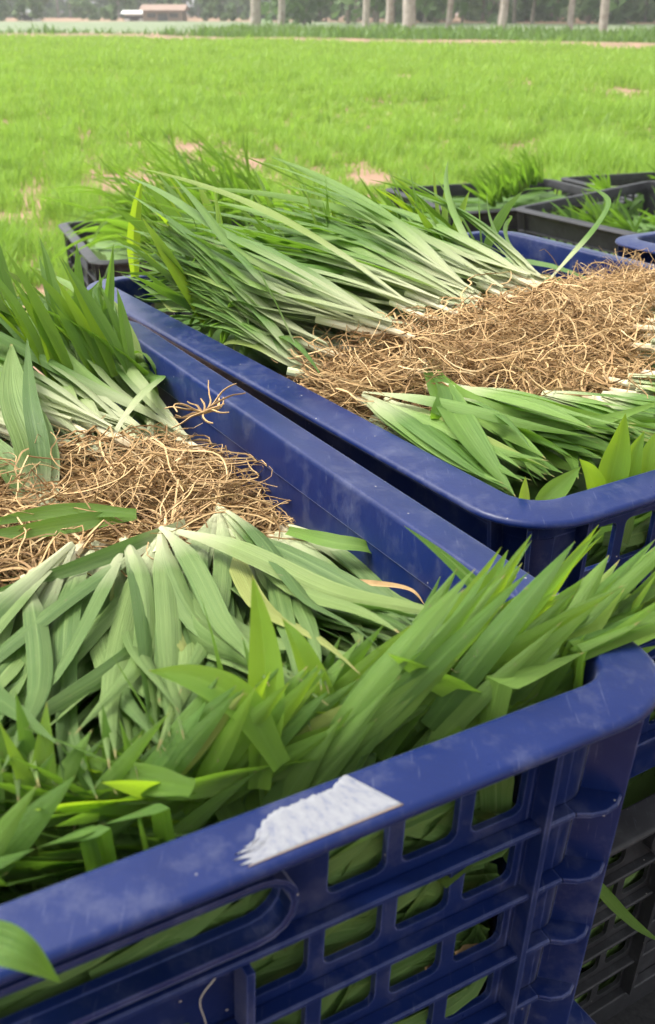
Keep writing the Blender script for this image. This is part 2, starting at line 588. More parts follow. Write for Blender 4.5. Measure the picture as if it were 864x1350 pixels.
class Frame:
    """a crate's own axes: x right, y back, z up from the rim"""
    def __init__(self, cx, cy, yaw, z=RIM, ux=0.0, uy=0.0):
        a = R(yaw)
        ex = Vector((math.cos(a), math.sin(a), ux)).normalized()
        ey = Vector((-math.sin(a), math.cos(a), uy)).normalized()
        ez = ex.cross(ey).normalized()
        ey = ez.cross(ex)
        self.m = Matrix((ex, ey, ez)).transposed().to_4x4()
        self.m.translation = (cx, cy, z)
        self.inv = self.m.inverted()
    def w(self, p):
        return self.m @ Vector(p)
    def l(self, p):
        return self.inv @ Vector(p)

F_NEAR = Frame(-0.2430, 0.4826, 29.8)
F_RIGHT = Frame(0.152, 0.8757, 32.0)
F_SIDE = Frame(0.702, 1.089, 32.0)
F_DARKL = Frame(-0.294, 2.610, 111.0, 0.247)
F_DARKR = Frame(0.879, 2.794, 31.0, 0.270, 0.07, 0.0)
F_DARKB = Frame(0.570, 3.477, 111.0, 0.205)
F_DARKB2 = Frame(1.190, 3.713, 111.0, 0.207)
STEP = CH + 0.004
F_NEAR_LOW = Frame(-0.222, 0.496, 29.6, RIM - STEP)
F_RIGHT_LOW = Frame(0.140, 0.8700, 32.6, RIM - STEP)
F_SIDE_LOW = Frame(0.704, 1.092, 31.5, RIM - STEP)

blue = make_crate('plastic_crate', M_BLUE)
black = make_crate('plastic_crate', M_BLACK)
GRP = 'stacked plastic crates at the field edge'
used = {id(blue): False, id(black): False}
def place(src, fr, label):
    o = src if not used[id(src)] else copy_tree(src)
    used[id(src)] = True
    o.matrix_world = fr.m
    tag(o, label, 'crate', GRP)
    return o
c_near = place(blue, F_NEAR, 'blue crate nearest the camera with a torn white paper patch on its front rim')
c_right = place(blue, F_RIGHT, 'blue crate behind the nearest one, heaped with seedlings and a broad tan root mat')
c_side = place(blue, F_SIDE, 'blue crate showing only a piece of its rim at the far right edge')
c_nlow = place(blue, F_NEAR_LOW, 'blue crate under the nearest crate, only its rim corner showing at the bottom')
place(black, F_RIGHT_LOW, 'black crate under the blue crate with the broad root mat, at the lower right')
place(black, F_DARKL, 'black crate standing behind the large blue ones on the left, half hidden by leaves')
place(black, F_DARKR, 'black crate at the right edge whose tilted inner side shows behind the blue crates')
place(black, F_DARKB, 'black crate farthest back in the middle, only bits of its far rim showing')
place(black, F_DARKB2, 'black crate farthest back on the right, its far rim a short dark line')
place(black, F_SIDE_LOW, 'black crate under the blue crate at the far right edge')

# torn white paper left on the front rim of the near crate
def paper_patch():
    m, n, b, out = mat('torn_paper')
    uv = N(n, 'ShaderNodeUVMap')
    geo = N(n, 'ShaderNodeNewGeometry')
    mp = N(n, 'ShaderNodeMapping')
    mp.inputs['Scale'].default_value = (17, 3.2, 1)
    mp.inputs['Rotation'].default_value = (0, 0, R(25))
    n.links.new(uv.outputs[0], mp.inputs['Vector'])
    no = N(n, 'ShaderNodeTexNoise', i_Scale=1.0, i_Detail=6.0, i_Roughness=0.65)
    n.links.new(mp.outputs[0], no.inputs['Vector'])
    sep = N(n, 'ShaderNodeSeparateXYZ')
    n.links.new(uv.outputs[0], sep.inputs[0])
    c = ramp(n, no.outputs[0], [(0.30, (0.10, 0.11, 0.16)), (0.48, (0.165, 0.17, 0.19)), (0.80, (0.215, 0.22, 0.23))])
    edge = ramp(n, math_n(n, 'ADD', sep.outputs[1], math_n(n, 'MULTIPLY', no.outputs[0], 0.12)), [(0.075, (0.8, 0.8, 0.8)), (0.11, (0, 0, 0))])
    c = mixc(n, edge, c, (0.24, 0.17, 0.12))
    n.links.new(c, b.inputs['Base Color'])
    b.inputs['Roughness'].default_value = 0.85
    bp = N(n, 'ShaderNodeBump', i_Strength=0.5, i_Distance=0.001)
    n.links.new(no.outputs[0], bp.inputs['Height'])
    n.links.new(bp.outputs[0], b.inputs['Normal'])
    x0, x1 = PATCH
    mb = MB()
    nx, ny = 44, 9
    vs, uvs, fs = [], [], []
    r2 = random.Random(3)
    topj = [r2.uniform(0, 0.10) for _ in range(nx + 1)]
    for i in range(nx + 1):
        t = i / nx
        for j in range(ny + 1):
            q = j / ny
            ins0 = 0.0030
            ins1 = 0.0200 - 0.004 * topj[i] * 3.5 * (0.4 + 0.6 * sstep(0.9, 0.3, t)) - 0.009 * sstep(0.3, 0.0, t) + 0.003 * sstep(0.8, 1.0, t)
            ins = ins0 + (ins1 - ins0) * q
            # left edge ragged, right edge cut on the slant
            x = x0 + (x1 - x0) * t + (0.003 * (topj[(j * 5) % nx] * 10 - 0.6) + 0.004 * math.sin(j * 2.4)) * sstep(0.25, 0.0, t) - 0.010 * q * sstep(0.5, 1.0, t)
            ins = max(ins, 0.0012)
            if ins < 0.0030:
                z = -0.0025 - (0.0030 - ins) * 0.35
            else:
                z = -0.0025 + (ins - 0.0030) * 0.1117
            vs.append((x, -CL / 2 + ins, z + 0.0003))
            uvs.append((t, q))
    for i in range(nx):
        for j in range(ny):
            a = i * (ny + 1) + j
            fs.append((a, a + ny + 1, a + ny + 2, a + 1))
    mb.add(vs, fs, uvs)
    o = mb.build('paper_patch', m, c_near)
    sm = o.modifiers.new('thickness', 'SOLIDIFY')
    sm.thickness = 0.0002
    sm.offset = -1
    o['label'] = 'torn white paper left stuck on the front rim'
    return o
PATCH = (0.072, 0.127)
paper_patch()

# ------------------------------------------------------------------ plants
def ribbon(mb, path, wmax, side0, fold=0.22, twist=0.0, base=0.45, cols=5, tipstart=0.46, wav=0.0, ph=0.0, sheath=True, tiplen=1.55):
    n = len(path)
    P = [Vector(p) for p in path]
    side = Vector(side0).normalized()
    vs, uvs, fs = [], [], []
    for i in range(n):
        t = i / (n - 1)
        tg = (P[min(i + 1, n - 1)] - P[max(i - 1, 0)]).normalized()
        side = (side - tg * side.dot(tg))
        if side.length < 1e-5:
            side = tg.orthogonal()
        side.normalize()
        nr = side.cross(tg)
        rl = twist * t
        sd_ = side * math.cos(rl) + nr * math.sin(rl)
        nn = nr * math.cos(rl) - side * math.sin(rl)
        wd = wmax * (base + (1 - base) * sstep(0.02, 0.30, t))
        if t > tipstart:
            k = (t - tipstart) / (1 - tipstart)
            wd *= max(0.015, 1 - k ** tiplen)
        fd = fold * (1.0 + 1.6 * sstep(0.25, 0.0, t)) if sheath else fold
        for c in range(cols):
            s = c / (cols - 1) * 2 - 1
            off = (abs(s) ** 1.3) * fd * wd * 0.5
            wv = wav * wd * math.sin(t * 17 + ph + 2.0 * s) * abs(s)
            vs.append(P[i] + sd_ * (s * wd * 0.5) + nn * (off + wv))
            uvs.append((c / (cols - 1), t))
    for i in range(n - 1):
        for c in range(cols - 1):
            a = i * cols + c
            fs.append((a, a + 1, a + cols + 1, a + cols))
    mb.add(vs, fs, uvs)

def tube(mb, path, r0, r1, sides=3):
    n = len(path)
    P = [Vector(p) for p in path]
    a = (P[1] - P[0]).normalized().orthogonal().normalized()
    vs, uvs, fs = [], [], []
    for i in range(n):
        tg = (P[min(i + 1, n - 1)] - P[max(i - 1, 0)])
        if tg.length < 1e-9: tg = Vector((0, 0, 1))
        tg.normalize()
        a = a - tg * a.dot(tg)
        if a.length < 1e-5: a = tg.orthogonal()
        a.normalize()
        b = tg.cross(a)
        t = i / (n - 1)
        r = r0 + (r1 - r0) * t
        for k in range(sides):
            an = 2 * math.pi * k / sides
            vs.append(P[i] + a * (math.cos(an) * r) + b * (math.sin(an) * r))
            uvs.append((k / sides, t))
    for i in range(n - 1):
        for k in range(sides):
            k2 = (k + 1) % sides
            fs.append((i * sides + k, i * sides + k2, (i + 1) * sides + k2, (i + 1) * sides + k))
    mb.add(vs, fs, uvs)

XW, YW = CW / 2 - 0.030, CL / 2 - 0.030

def leaf_path(p0, head, elev, length, floor, lift, grav, n=22, wob=0.0, climb=14.0, rr=rng, wall=True, xclamp=False):
    """lay a blade: starts at p0 with heading / elevation (deg), sags, rests on the heap and climbs at the walls"""
    ds = length / (n - 1)
    p = Vector(p0)
    pts = [p.copy()]
    h, e = R(head), R(elev)
    wv = rr.uniform(-1, 1) * wob
    ph = rr.uniform(0, 6)
    for i in range(1, n):
        t = i / (n - 1)
        h += wv * ds + 0.35 * wob * math.sin(ph + t * 7) * ds
        e -= grav * ds
        e = max(e, R(-55))
        q = p + Vector((math.cos(e) * math.cos(h), math.cos(e) * math.sin(h), math.sin(e))) * ds
        if wall:
            yb = YW - 0.004
            if climb <= 5 and abs(q.y) > yb - 0.010:
                break
            if q.y < -yb or (q.y > yb and q.z < 0.03):
                q.y = math.copysign(yb, q.y)
                tgt = 0.0 if math.cos(h) > 0.15 else math.pi * (-1 if math.sin(h) < 0 else 1)
                h += (tgt - h) * min(1, 25 * ds)
                e = min(e + climb * ds, R(35))
        if (wall or xclamp) and abs(q.x) > XW and q.y < 0.30:
            q.x = math.copysign(XW, q.x)
        fl = floor(q.x, q.y) + lift
        if q.z < fl:
            q.z = min(fl, p.z + ds * 0.7)
            e = max(e, R(-4))
        p = q
        pts.append(p.copy())
    if len(pts) < 4:
        pts = [pts[0].lerp(pts[-1], k / 3) for k in range(4)]
    n = len(pts)
    for _ in range(4):
        pts = [pts[0]] + [pts[k] * 0.5 + (pts[k - 1] + pts[k + 1]) * 0.25 for k in range(1, n - 1)] + [pts[-1]]
    return pts

def root_path(p0, head, elev, length, floor, lift, n=16, curl=45, rr=rng, top=0.03):
    ds = length / (n - 1)
    p = Vector(p0)
    pts = [p.copy()]
    h, e = R(head), R(elev)
    kh, ke = rr.gauss(0, 1) * curl, 0.0
    for i in range(1, n):
        kh = kh * 0.72 + rr.gauss(0, 1) * curl * 0.85
        ke = ke * 0.6 + rr.gauss(0, 1) * curl * 0.45
        h += kh * ds
        e += ke * ds - e * 22 * ds - 4 * ds
        e = max(R(-50), min(R(55), e))
        q = p + Vector((math.cos(e) * math.cos(h), math.cos(e) * math.sin(h), math.sin(e))) * ds
        fl = floor(q.x, q.y) + lift * 0.4
        if q.z < fl:
            q.z = fl + rr.uniform(0, 0.001)
            e = abs(e) * 0.4
        elif q.z > fl + top:
            e = -abs(e)
        if abs(q.x) > XW + 0.002:
            q.x = math.copysign(XW + 0.002, q.x); h = h + R(60)
        p = q
        pts.append(p.copy())
    return pts

def seedling(fr, base, head, floor, lift, label, group, leaves=4, length=0.30, wmax=0.016, elev=14, grav=3.2, spread=16,
             mleaf=None, nroots=16, stem=True, wob=2.6, climb=14.0, rootlen=0.075, rr=rng, cols=5, fold=0.22, wall=True):
    base = Vector(base)
    org = fr.w(base)
    root = empty('seedling', org)
    tag(root, label, 'seedling', group)
    T = lambda pts: [fr.w(p) - org for p in pts]
    rot = fr.m.to_3x3()
    hv = Vector((math.cos(R(head)), math.sin(R(head)), 0))
    mleaf = mleaf or M_LEAF
    sl = 0.034 + rr.uniform(0, 0.018)
    if stem:
        s = MB()
        e0 = R(elev * 0.6)
        st = [base + (hv * math.cos(e0) + Vector((0, 0, math.sin(e0)))) * (sl * k / 5) for k in range(6)]
        rs = rr.uniform(0.0026, 0.0042)
        tube(s, T([base - hv * 0.003] + st), rs * 0.75, rs * 0.9, 8)
        s.build('stem', M_STEM, root)
        p0 = st[3]
    else:
        p0 = base
    for k in range(leaves):
        f = (k - (leaves - 1) / 2) / max(1, (leaves - 1) / 2) if leaves > 1 else 0
        hd = head + f * spread * rr.uniform(0.4, 1.1) + rr.gauss(0, 3) + (rr.gauss(0, 22) if rr.random() < 0.10 else 0)
        ln = length * rr.uniform(0.72, 1.08)
        pts = leaf_path(p0 - hv * 0.012 + Vector((0, 0, 0.0009 * k)), hd, elev + rr.uniform(-7, 8), ln, floor, lift + 0.0013 * k + rr.uniform(0, 0.005), grav * rr.uniform(0.6, 1.4),
                        wob=wob, climb=climb, rr=rr, wall=wall, xclamp=not wall)
        mb = MB()
        sd_ = Vector((-math.sin(R(hd)), math.cos(R(hd)), rr.uniform(-0.35, 0.35)))
        ribbon(mb, T(pts), wmax * rr.uniform(0.72, 1.12), rot @ sd_, fold=fold * rr.uniform(0.5, 1.5), twist=rr.gauss(0, 0.75), base=0.36, cols=cols,
               wav=rr.uniform(0, 0.035), ph=rr.uniform(0, 6))
        mb.build('leaf', mleaf, root)
    if nroots:
        mb = MB()
        for k in range(nroots):
            pts = root_path(base + Vector((rr.uniform(-.002, .002), rr.uniform(-.002, .002), rr.uniform(-.002, .002))), head + 180 + rr.gauss(0, 38), rr.uniform(-25, 42),
                            rootlen * rr.uniform(0.5, 1.3), floor, lift, rr=rr)
            r = rr.uniform(0.00040, 0.00090)
            tube(mb, T(pts), r, r * 0.5, 3)
        o = mb.build('root_tuft', M_ROOT, root)
    return root

# heap heights inside the crates (relative to the rim)
def floor_near(x, y):
    z = -0.058
    z += 0.040 * sstep(-0.13, -0.27, y)
    z += 0.045 * sstep(0.14, 0.28, y)
    z += 0.012 * math.exp(-((y - 0.03) / 0.05) ** 2)
    z -= 0.030 * sstep(0.17, 0.235, x) * sstep(-0.29, -0.20, y) * sstep(0.25, 0.15, y)
    return z
def floor_right(x, y):
    z = -0.030
    z += 0.016 * math.exp(-((y + 0.06) / 0.07) ** 2)
    z += 0.020 * sstep(0.06, 0.22, y)
    z += 0.014 * sstep(-0.12, -0.27, y)
    z -= 0.010 * sstep(-0.19, -0.235, x)
    return z
def floor_low(x, y):
    return -0.03 + 0.02 * sstep(0.1, 0.25, abs(y))

def floor_deep(x, y):
    return -0.065

def row(fr, n, xr, yf, headf, floor, hmax, label, group, rr, **kw):
    """n seedlings side by side, piled from the bottom of the heap to its top"""
    out = []
    for i in range(n):
        lay = i / max(1, n - 1)
        x = xr[0] + (xr[1] - xr[0]) * ((i * 0.61803 + rr.uniform(-0.04, 0.04)) % 1.0)
        y = yf(x) + rr.gauss(0, 0.014)
        lift = lay * hmax
        z = floor(x, y) + lift + 0.004
        pos = POS[min(3, int(4 * (x - xr[0]) / (xr[1] - xr[0] + 1e-6)))]
        lab = ('' if lay > 0.55 else 'half-buried ') + label + ', ' + pos
        hx = headf(x, lay) if headf.__code__.co_argcount == 2 else headf(x)
        out.append(seedling(fr, (x, y, z), hx + rr.gauss(0, 8), floor, lift, lab, group, rr=rr, **kw))
    return out

POS = ('at its left end', 'left of centre', 'right of centre', 'beside its right wall')
def near_h(x):
    return -98 - 27 * sstep(0.240, 0.15, x)
row(F_NEAR, 52, (-0.03, 0.236), lambda x: -0.036 - 0.02 * sstep(0.2, 0.05, x), near_h, floor_near, 0.030,
    'grey-green seedling in the front half of the nearest crate', 'seedlings in the front half of the nearest crate',
    random.Random(21), leaves=8, length=0.31, wmax=0.0112, nroots=12, elev=10, spread=19, climb=5)
# near crate, back half: leaves run away from the camera
row(F_NEAR, 44, (-0.06, 0.234), lambda x: 0.080, lambda x: 112 + 12 * sstep(0.22, 0.05, x), floor_near, 0.040,
    'seedling in the back half of the nearest crate', 'seedlings in the back half of the nearest crate',
    random.Random(23), leaves=7, length=0.32, wmax=0.0105, nroots=12, elev=15, grav=2.6, mleaf=M_LEAF2, climb=9)
# right crate
FY = lambda x: float(np.interp(x, [-0.23, -0.14, -0.09, -0.02, 0.05, 0.12, 0.23], [-0.09, -0.15, -0.19, -0.17, -0.10, -0.04, -0.005]))
row(F_RIGHT, 42, (-0.228, 0.22), FY, lambda x: -97 + 44 * sstep(-0.15, 0.15, x), floor_right, 0.022,
    'seedling in the front half of the second blue crate', 'seedlings in the front half of the second blue crate',
    random.Random(24), leaves=8, length=0.25, wmax=0.0102, nroots=12, elev=8, mleaf=M_LEAF2, rootlen=0.085, climb=4)
row(F_RIGHT, 46, (-0.212, 0.085), lambda x: -0.048 + 0.075 * sstep(-0.2, 0.12, x), lambda x, l: (138 if l < 0.45 else 108) - 12 * sstep(-0.1, 0.08, x), floor_right, 0.036,
    'seedling in the back half of the second blue crate', 'seedlings in the back half of the second blue crate',
    random.Random(25), leaves=7, length=0.32, wmax=0.0100, nroots=12, elev=17, grav=1.5, mleaf=M_LEAF2, rootlen=0.09, wall=False, spread=20)
# other crates
row(F_SIDE, 6, (-0.22, 0.0), lambda x: 0.02, lambda x: 100, floor_low, 0.02,
    'seedling in the crate at the far right edge', 'seedlings in the crate at the far right edge',
    random.Random(26), leaves=3, length=0.26, wmax=0.015, nroots=6, mleaf=M_LEAF2, cols=3, climb=3)
row(F_DARKL, 15, (-0.2, 0.225), lambda x: 0.06, lambda x: 100, floor_low, 0.02,
    'seedling in the black crate on the left at the back', 'seedlings in the black crate on the left at the back',
    random.Random(27), leaves=3, length=0.20, wmax=0.014, nroots=8, mleaf=M_LEAF2, cols=3, climb=5)

M_CRUMB = simple('soil_crumb', (0.045, 0.030, 0.018), (0.12, 0.08, 0.05), 200, 0.95)
# loose roots felted together over the middle of each crate
def root_mat(fr, name, label, n, xr, yf, floor, lift, ln, seed):
    rr = random.Random(seed)
    mb = MB()
    for i in range(n):
        x = rr.uniform(*xr)
        y0, y1 = yf(x)
        y = rr.uniform(y0, y1)
        b = math.sin(math.pi * (y - y0) / (y1 - y0))
        lump = 0.55 + 0.9 * mnoise.noise(Vector((x * 26, y * 26, seed)))
        if rr.random() > 0.35 + lump:
            continue
        z = floor(x, y) + rr.uniform(0.2, 1.0) * lift * (0.35 + 0.65 * b) * (0.6 + 0.6 * lump)
        pts = root_path((x, y, z), rr.choice((90, -90)) + rr.gauss(0, 48), rr.uniform(-15, 15), ln * rr.uniform(0.5, 1.4), floor, lift * rr.uniform(0.4, 1.3), n=17, curl=52, rr=rr, top=lift)
        r = 0.00030 + 0.00055 * rr.random() ** 2
        tube(mb, [fr.w(p) for p in pts], r, r * 0.6, 3)
    sb = MB()
    for i in range(n // 9):
        x = rr.uniform(*xr); y = rr.uniform(*yf(x)); r = 0.0007 + 0.0022 * rr.random() ** 3
        c = Vector((x, y, floor(x, y) + lift * rr.uniform(0.2, 0.9)))
        vs = [fr.w(c + Vector(d) * r * rr.uniform(0.6, 1.2)) for d in ((1, 0, 0), (-1, 0, 0), (0, 1, 0), (0, -1, 0), (0, 0, 1), (0, 0, -1))]
        sb.add(vs, [(0, 2, 4), (2, 1, 4), (1, 3, 4), (3, 0, 4), (2, 0, 5), (1, 2, 5), (3, 1, 5), (0, 3, 5)])
    tag(sb.build('soil_crumbs', M_CRUMB, smooth=False), 'dark soil crumbs caught in the ' + label.split(' in ')[0].split(' across ')[0].split(' between ')[0], 'soil', None, 'stuff')
    o = mb.build(name, M_ROOT)
    return tag(o, label, 'roots', None, 'stuff')
root_mat(F_NEAR, 'root_mat', 'tangled tan roots between the two rows of seedlings in the nearest crate', 2400, (-0.12, 0.233), lambda x: (-0.022, 0.058), floor_near, 0.034, 0.075, 41)
root_mat(F_RIGHT, 'root_mat', 'broad mat of tangled tan roots across the second blue crate', 3900, (-0.232, 0.232), lambda x: (FY(x) + 0.026, -0.072 + 0.085 * sstep(-0.2, 0.05, x) + 0.05 * sstep(0.05, 0.2, x)), floor_right, 0.032, 0.07, 42)
root_mat(F_DARKL, 'root_mat', 'pale roots in the black crate on the left at the back', 320, (-0.2, 0.23), lambda x: (-0.05, 0.05), floor_low, 0.03, 0.08, 43)

# leaves packed inside the crates, seen through the lattice
def packed(fr, label, n_wall, n_in, floor, seed, walls=(0, 1), m=M_PACK):
    rr = random.Random(seed)
    mb = MB()
    for wi in walls:
        fn = wall_map(wi)
        ln = (CW if wi in (0, 2) else CL) / 2 - 0.070
        for i in range(n_wall):
            s = rr.uniform(-ln, ln)
            z = rr.uniform(-CH + 0.02, -0.035 if wi in (0, 2) else -0.09)
            o = -0.0080 - 0.010 * rr.random() ** 1.3
            a = R(rr.choice((rr.uniform(-35, 35), rr.uniform(10, 60), rr.uniform(150, 200))))
            L = rr.uniform(0.05, 0.12)
            bend = rr.uniform(-0.02, 0.02)
            pts = []
            for k in range(9):
                t = k / 8 - 0.5
                ss = s + math.cos(a) * L * t - math.sin(a) * bend * (4 * t * t)
                zz = z + math.sin(a) * L * t + math.cos(a) * bend * (4 * t * t)
                ss = max(-ln, min(ln, ss))
                zz = max(-CH + 0.006, min(-0.012 if wi in (0, 2) else -0.075, zz))
                oo = min(-0.0065, o + 0.003 * math.sin(t * 5 + i))
                pts.append(fr.w(fn(ss, zz, oo)))
            out_n = fr.m.to_3x3() @ (Vector(fn(0, -.1, 1)) - Vector(fn(0, -.1, 0)))
            tg = (pts[5] - pts[3]).normalized()
            sd_ = tg.cross(out_n) + out_n * rr.uniform(-0.3, 0.3)
            ribbon(mb, pts, rr.uniform(0.008, 0.016), sd_, fold=rr.uniform(-0.1, 0.35), base=0.8, cols=3, tipstart=0.55, sheath=False, twist=rr.gauss(0, 0.15))
    for i in range(n_in):
        x, y = rr.uniform(-XW + .01, XW - .01), rr.uniform(-YW + .06, YW - .06)
        top = floor(x, y) - 0.004
        z = top - 0.05 * rr.random() ** 1.5
        hd = 90 * rr.choice((-1, 1)) + rr.gauss(0, 22)
        pts = []
        for k in range(9):
            t = k / 8 - 0.5
            px = max(-XW, min(XW, x + math.cos(R(hd)) * 0.2 * t))
            py = max(-YW, min(YW, y + math.sin(R(hd)) * 0.2 * t))
            pts.append(fr.w((px, py, min(z, floor(px, py) - 0.003) - 0.010 * abs(t))))
        sd_ = fr.m.to_3x3() @ Vector((-math.sin(R(hd)), math.cos(R(hd)), rr.uniform(-.4, .4)))
        ribbon(mb, pts, rr.uniform(0.012, 0.022), sd_, fold=0.15, base=0.7, cols=3, sheath=False)
    # body of the load: a rough core that stops light from passing through the pile
    nx, ny = 18, 22
    vs, fs = [], []
    for i in range(nx + 1):
        for j in range(ny + 1):
            x = -0.205 + 0.41 * i / nx
            y = -0.255 + 0.51 * j / ny
            vs.append(fr.w((x, y, floor(x, y) - 0.022 + 0.012 * mnoise.noise(Vector((x * 40, y * 40, seed))))))
    k0 = len(vs)
    border = [i * (ny + 1) for i in range(nx + 1)] + [nx * (ny + 1) + j for j in range(1, ny + 1)] + [i * (ny + 1) + ny for i in range(nx - 1, -1, -1)] + [j for j in range(ny - 1, 0, -1)]
    for bI in border:
        p = fr.l(vs[bI])
        vs.append(fr.w((p.x * 0.97, p.y * 0.97, -CH + 0.012)))
    for i in range(nx):
        for j in range(ny):
            a = i * (ny + 1) + j
            fs.append((a, a + ny + 1, a + ny + 2, a + 1))
    nb = len(border)
    for q in range(nb):
        fs.append((border[q], k0 + q, k0 + (q + 1) % nb, border[(q + 1) % nb]))
    fs.append(tuple(k0 + q for q in range(nb)))
    mb.add(vs, fs, [(0.3, 0.5)] * len(vs))
    o = mb.build('packed_leaves', m)
    return tag(o, label, 'leaves', None, 'stuff')
packed(F_NEAR, 'green leaves packed behind the lattice of the nearest crate', 620, 260, floor_near, 51)
packed(F_RIGHT, 'green leaves packed inside the blue crate with the broad root mat', 420, 260, floor_right, 52, (0, 3))
packed(F_RIGHT_LOW, 'green leaves packed behind the lattice of the black crate at the bottom right', 450, 120, floor_low, 53, (0, 3))
packed(F_NEAR_LOW, 'green leaves packed in the blue crate under the nearest one', 60, 120, floor_low, 54)
packed(F_SIDE, 'green leaves packed in the blue crate at the far right edge', 30, 150, floor_low, 55)
packed(F_DARKL, 'green leaves packed in the black crate on the left at the back', 60, 150, floor_low, 56)
packed(F_DARKR, 'green leaves packed in the tilted black crate at the right edge', 160, 150, floor_deep, 57, (2,))
packed(F_DARKB, 'green leaves packed in the black crate farthest back in the middle', 10, 200, floor_low, 58, (0,))
packed(F_DARKB2, 'green leaves packed in the black crate farthest back on the right', 10, 200, floor_low, 59, (0,))

# ------------------------------------------------------------------ blades standing up over the front rim of the near crate
def blade_plant(fr, x, y, z, specs, label, group, m=M_TIP, rr=rng, cols=5, name='seedling'):
    """a seedling pressed upright against a wall: only its blades show. specs: (heading, elev, length, width, gravity)"""
    org = fr.w((x, y, z))
    root = empty(name, org)
    tag(root, label, 'seedling', group)
    rot = fr.m.to_3x3()
    for (hd, el, ln, wd, gv) in specs:
        pts = leaf_path((x + rr.uniform(-.010, .010), y + rr.uniform(-.002, .004), z), hd, el, ln, lambda a, b: -9, 0, gv, n=18, wob=2.0, rr=rr, wall=False)
        # keep clear of the rim
        for p in pts:
            if p.z < 0.004 and p.y < -YW + 0.006: p.y = -YW + 0.006
            p.y = max(p.y, -YW - 0.006 - (0.03 if p.x > 0.2 else 0))
            if p.z < 0.004 and p.x > XW - 0.002: p.x = XW - 0.002
            if p.y < -YW + 0.006: p.z = max(p.z, 0.0035)
        mb = MB()
        sd_ = Vector((math.cos(R(hd)), math.sin(R(hd)), 0)) * 0.25 + Vector((1, 0.1, 0)) if el > 60 else Vector((-math.sin(R(hd)), math.cos(R(hd)), 0)) * 0.45 + Vector((0, 0, 1)) * 0.9
        ribbon(mb, [fr.w(p) - org for p in pts], wd, rot @ sd_, fold=rr.uniform(0.15, 0.4), base=0.7, cols=cols, twist=rr.gauss(0, 0.35), sheath=False, wav=0.02, ph=rr.uniform(0, 6), tipstart=0.45)
        mb.build('leaf', m, root)
    return root
rr = random.Random(61)
HG = 'seedlings standing along the front rim of the nearest crate'
for i in range(46):
    x = -0.05 + 0.297 * ((i * 0.618) % 1.0)
    t = sstep(0.05, 0.17, x)
    specs = []
    for k in range(10 if t > 0.5 else 16):
        if rr.random() < 0.15 + 0.8 * t:
            hd, el, gv = rr.uniform(-10, 24), rr.uniform(14, 55) - 8 * t, rr.uniform(0, 4)
        elif rr.random() < 0.75:
            hd, el, gv = rr.uniform(150, 192), rr.uniform(6, 46), rr.uniform(1, 6)
        else:
            hd, el, gv = rr.uniform(60, 130), rr.uniform(50, 75), rr.uniform(2, 8)
        if k % 2 == 0:       # the even, pleated front layer against the rim
            left = x < 0.055
            hd, el, gv = (176 if left else 3) + rr.gauss(0, 5), (26 if left else 44 - 12 * t) + rr.gauss(0, 6), rr.uniform(0, 2.5)
        specs.append((hd, el, rr.uniform(0.038, 0.060 + 0.045 * t), rr.uniform(0.006, 0.0105 + 0.002 * t), gv))
    zones = ((0.045, 'at the left edge of the photo'), (0.085, 'left of the white patch'), (0.13, 'behind the white patch'), (0.19, 'right of the white patch'), (9, 'at its right corner'))
    where = next(wd for lim, wd in zones if x < lim)
    kind = 'bright yellow-green' if i % 3 == 0 else 'deep green'
    blade_plant(F_NEAR, x, -YW + 0.008 + rr.uniform(0, 0.022), -0.034 + rr.uniform(-.012, 0.026), specs, kind + ' seedling upright inside the nearest front rim, ' + where, HG, m=(M_TIP, M_BLADE, M_BLADE)[i % 3], rr=rr)
for i in range(24):
    x = -0.225 + 0.36 * ((i * 0.618) % 1.0)
    specs = [(rr.gauss(100, 24) + (8 if x < -0.14 else 0), rr.uniform(22, 62), rr.uniform(0.07, 0.118), rr.uniform(0.009, 0.0135), rr.uniform(0, 5)) for k in range(8)]
    blade_plant(F_RIGHT, x, 0.10 + 0.18 * rr.random(), 0.002, specs, 'seedling with tips upright at the back of the second blue crate, ' + ('far left' if x < -0.14 else 'left' if x < -0.05 else 'middle' if x < 0.05 else 'right') + ' part', 'upright seedlings at the back of the second blue crate', m=M_BLADE if i % 3 else M_TIP, rr=rr, cols=3)
for i in range(18):
    x = 0.0 + 0.236 * ((i * 0.618) % 1.0)
    fx = 1.25 - 0.70 * sstep(0.12, 0.20, x)
    specs = [(rr.gauss(118, 22), rr.uniform(35, 78), fx * rr.uniform(0.09, 0.18), rr.uniform(0.008, 0.012), rr.uniform(0, 5)) for k in range(9)]
    blade_plant(F_NEAR, x, 0.16 + 0.125 * rr.random(), -0.012, specs, 'seedling with leaf tips standing up at the back of the nearest crate', 'upright seedlings at the back of the nearest crate', m=M_BLADE if i % 3 else M_TIP, rr=rr, cols=3)
for fr, nm, n, z0, lab in ((F_DARKL, 'the black crate on the left behind the blue ones', 16, 0.0, ''), (F_DARKR, 'the tilted black crate at the right edge', 12, -0.06, ''), (F_DARKB, 'the farthest black crate in the middle', 14, 0.0, ''), (F_DARKB2, 'the farthest black crate on the right', 12, 0.0, '')):
    for i in range(n):
        x = -0.21 + 0.42 * ((i * 0.618) % 1.0)
        specs = [(rr.uniform(20, 160), rr.uniform(35, 80), (rr.uniform(0.18, 0.34) if fr is F_DARKL else rr.uniform(0.08, 0.14)), rr.uniform(0.008, 0.013), rr.uniform(1, 6)) for k in range(14)]
        blade_plant(fr, x, -0.24 + 0.44 * ((i * 0.377) % 1.0), z0, specs, 'green seedling among others in ' + nm, 'seedlings in ' + nm, m=M_BLADE, rr=rr, cols=3)

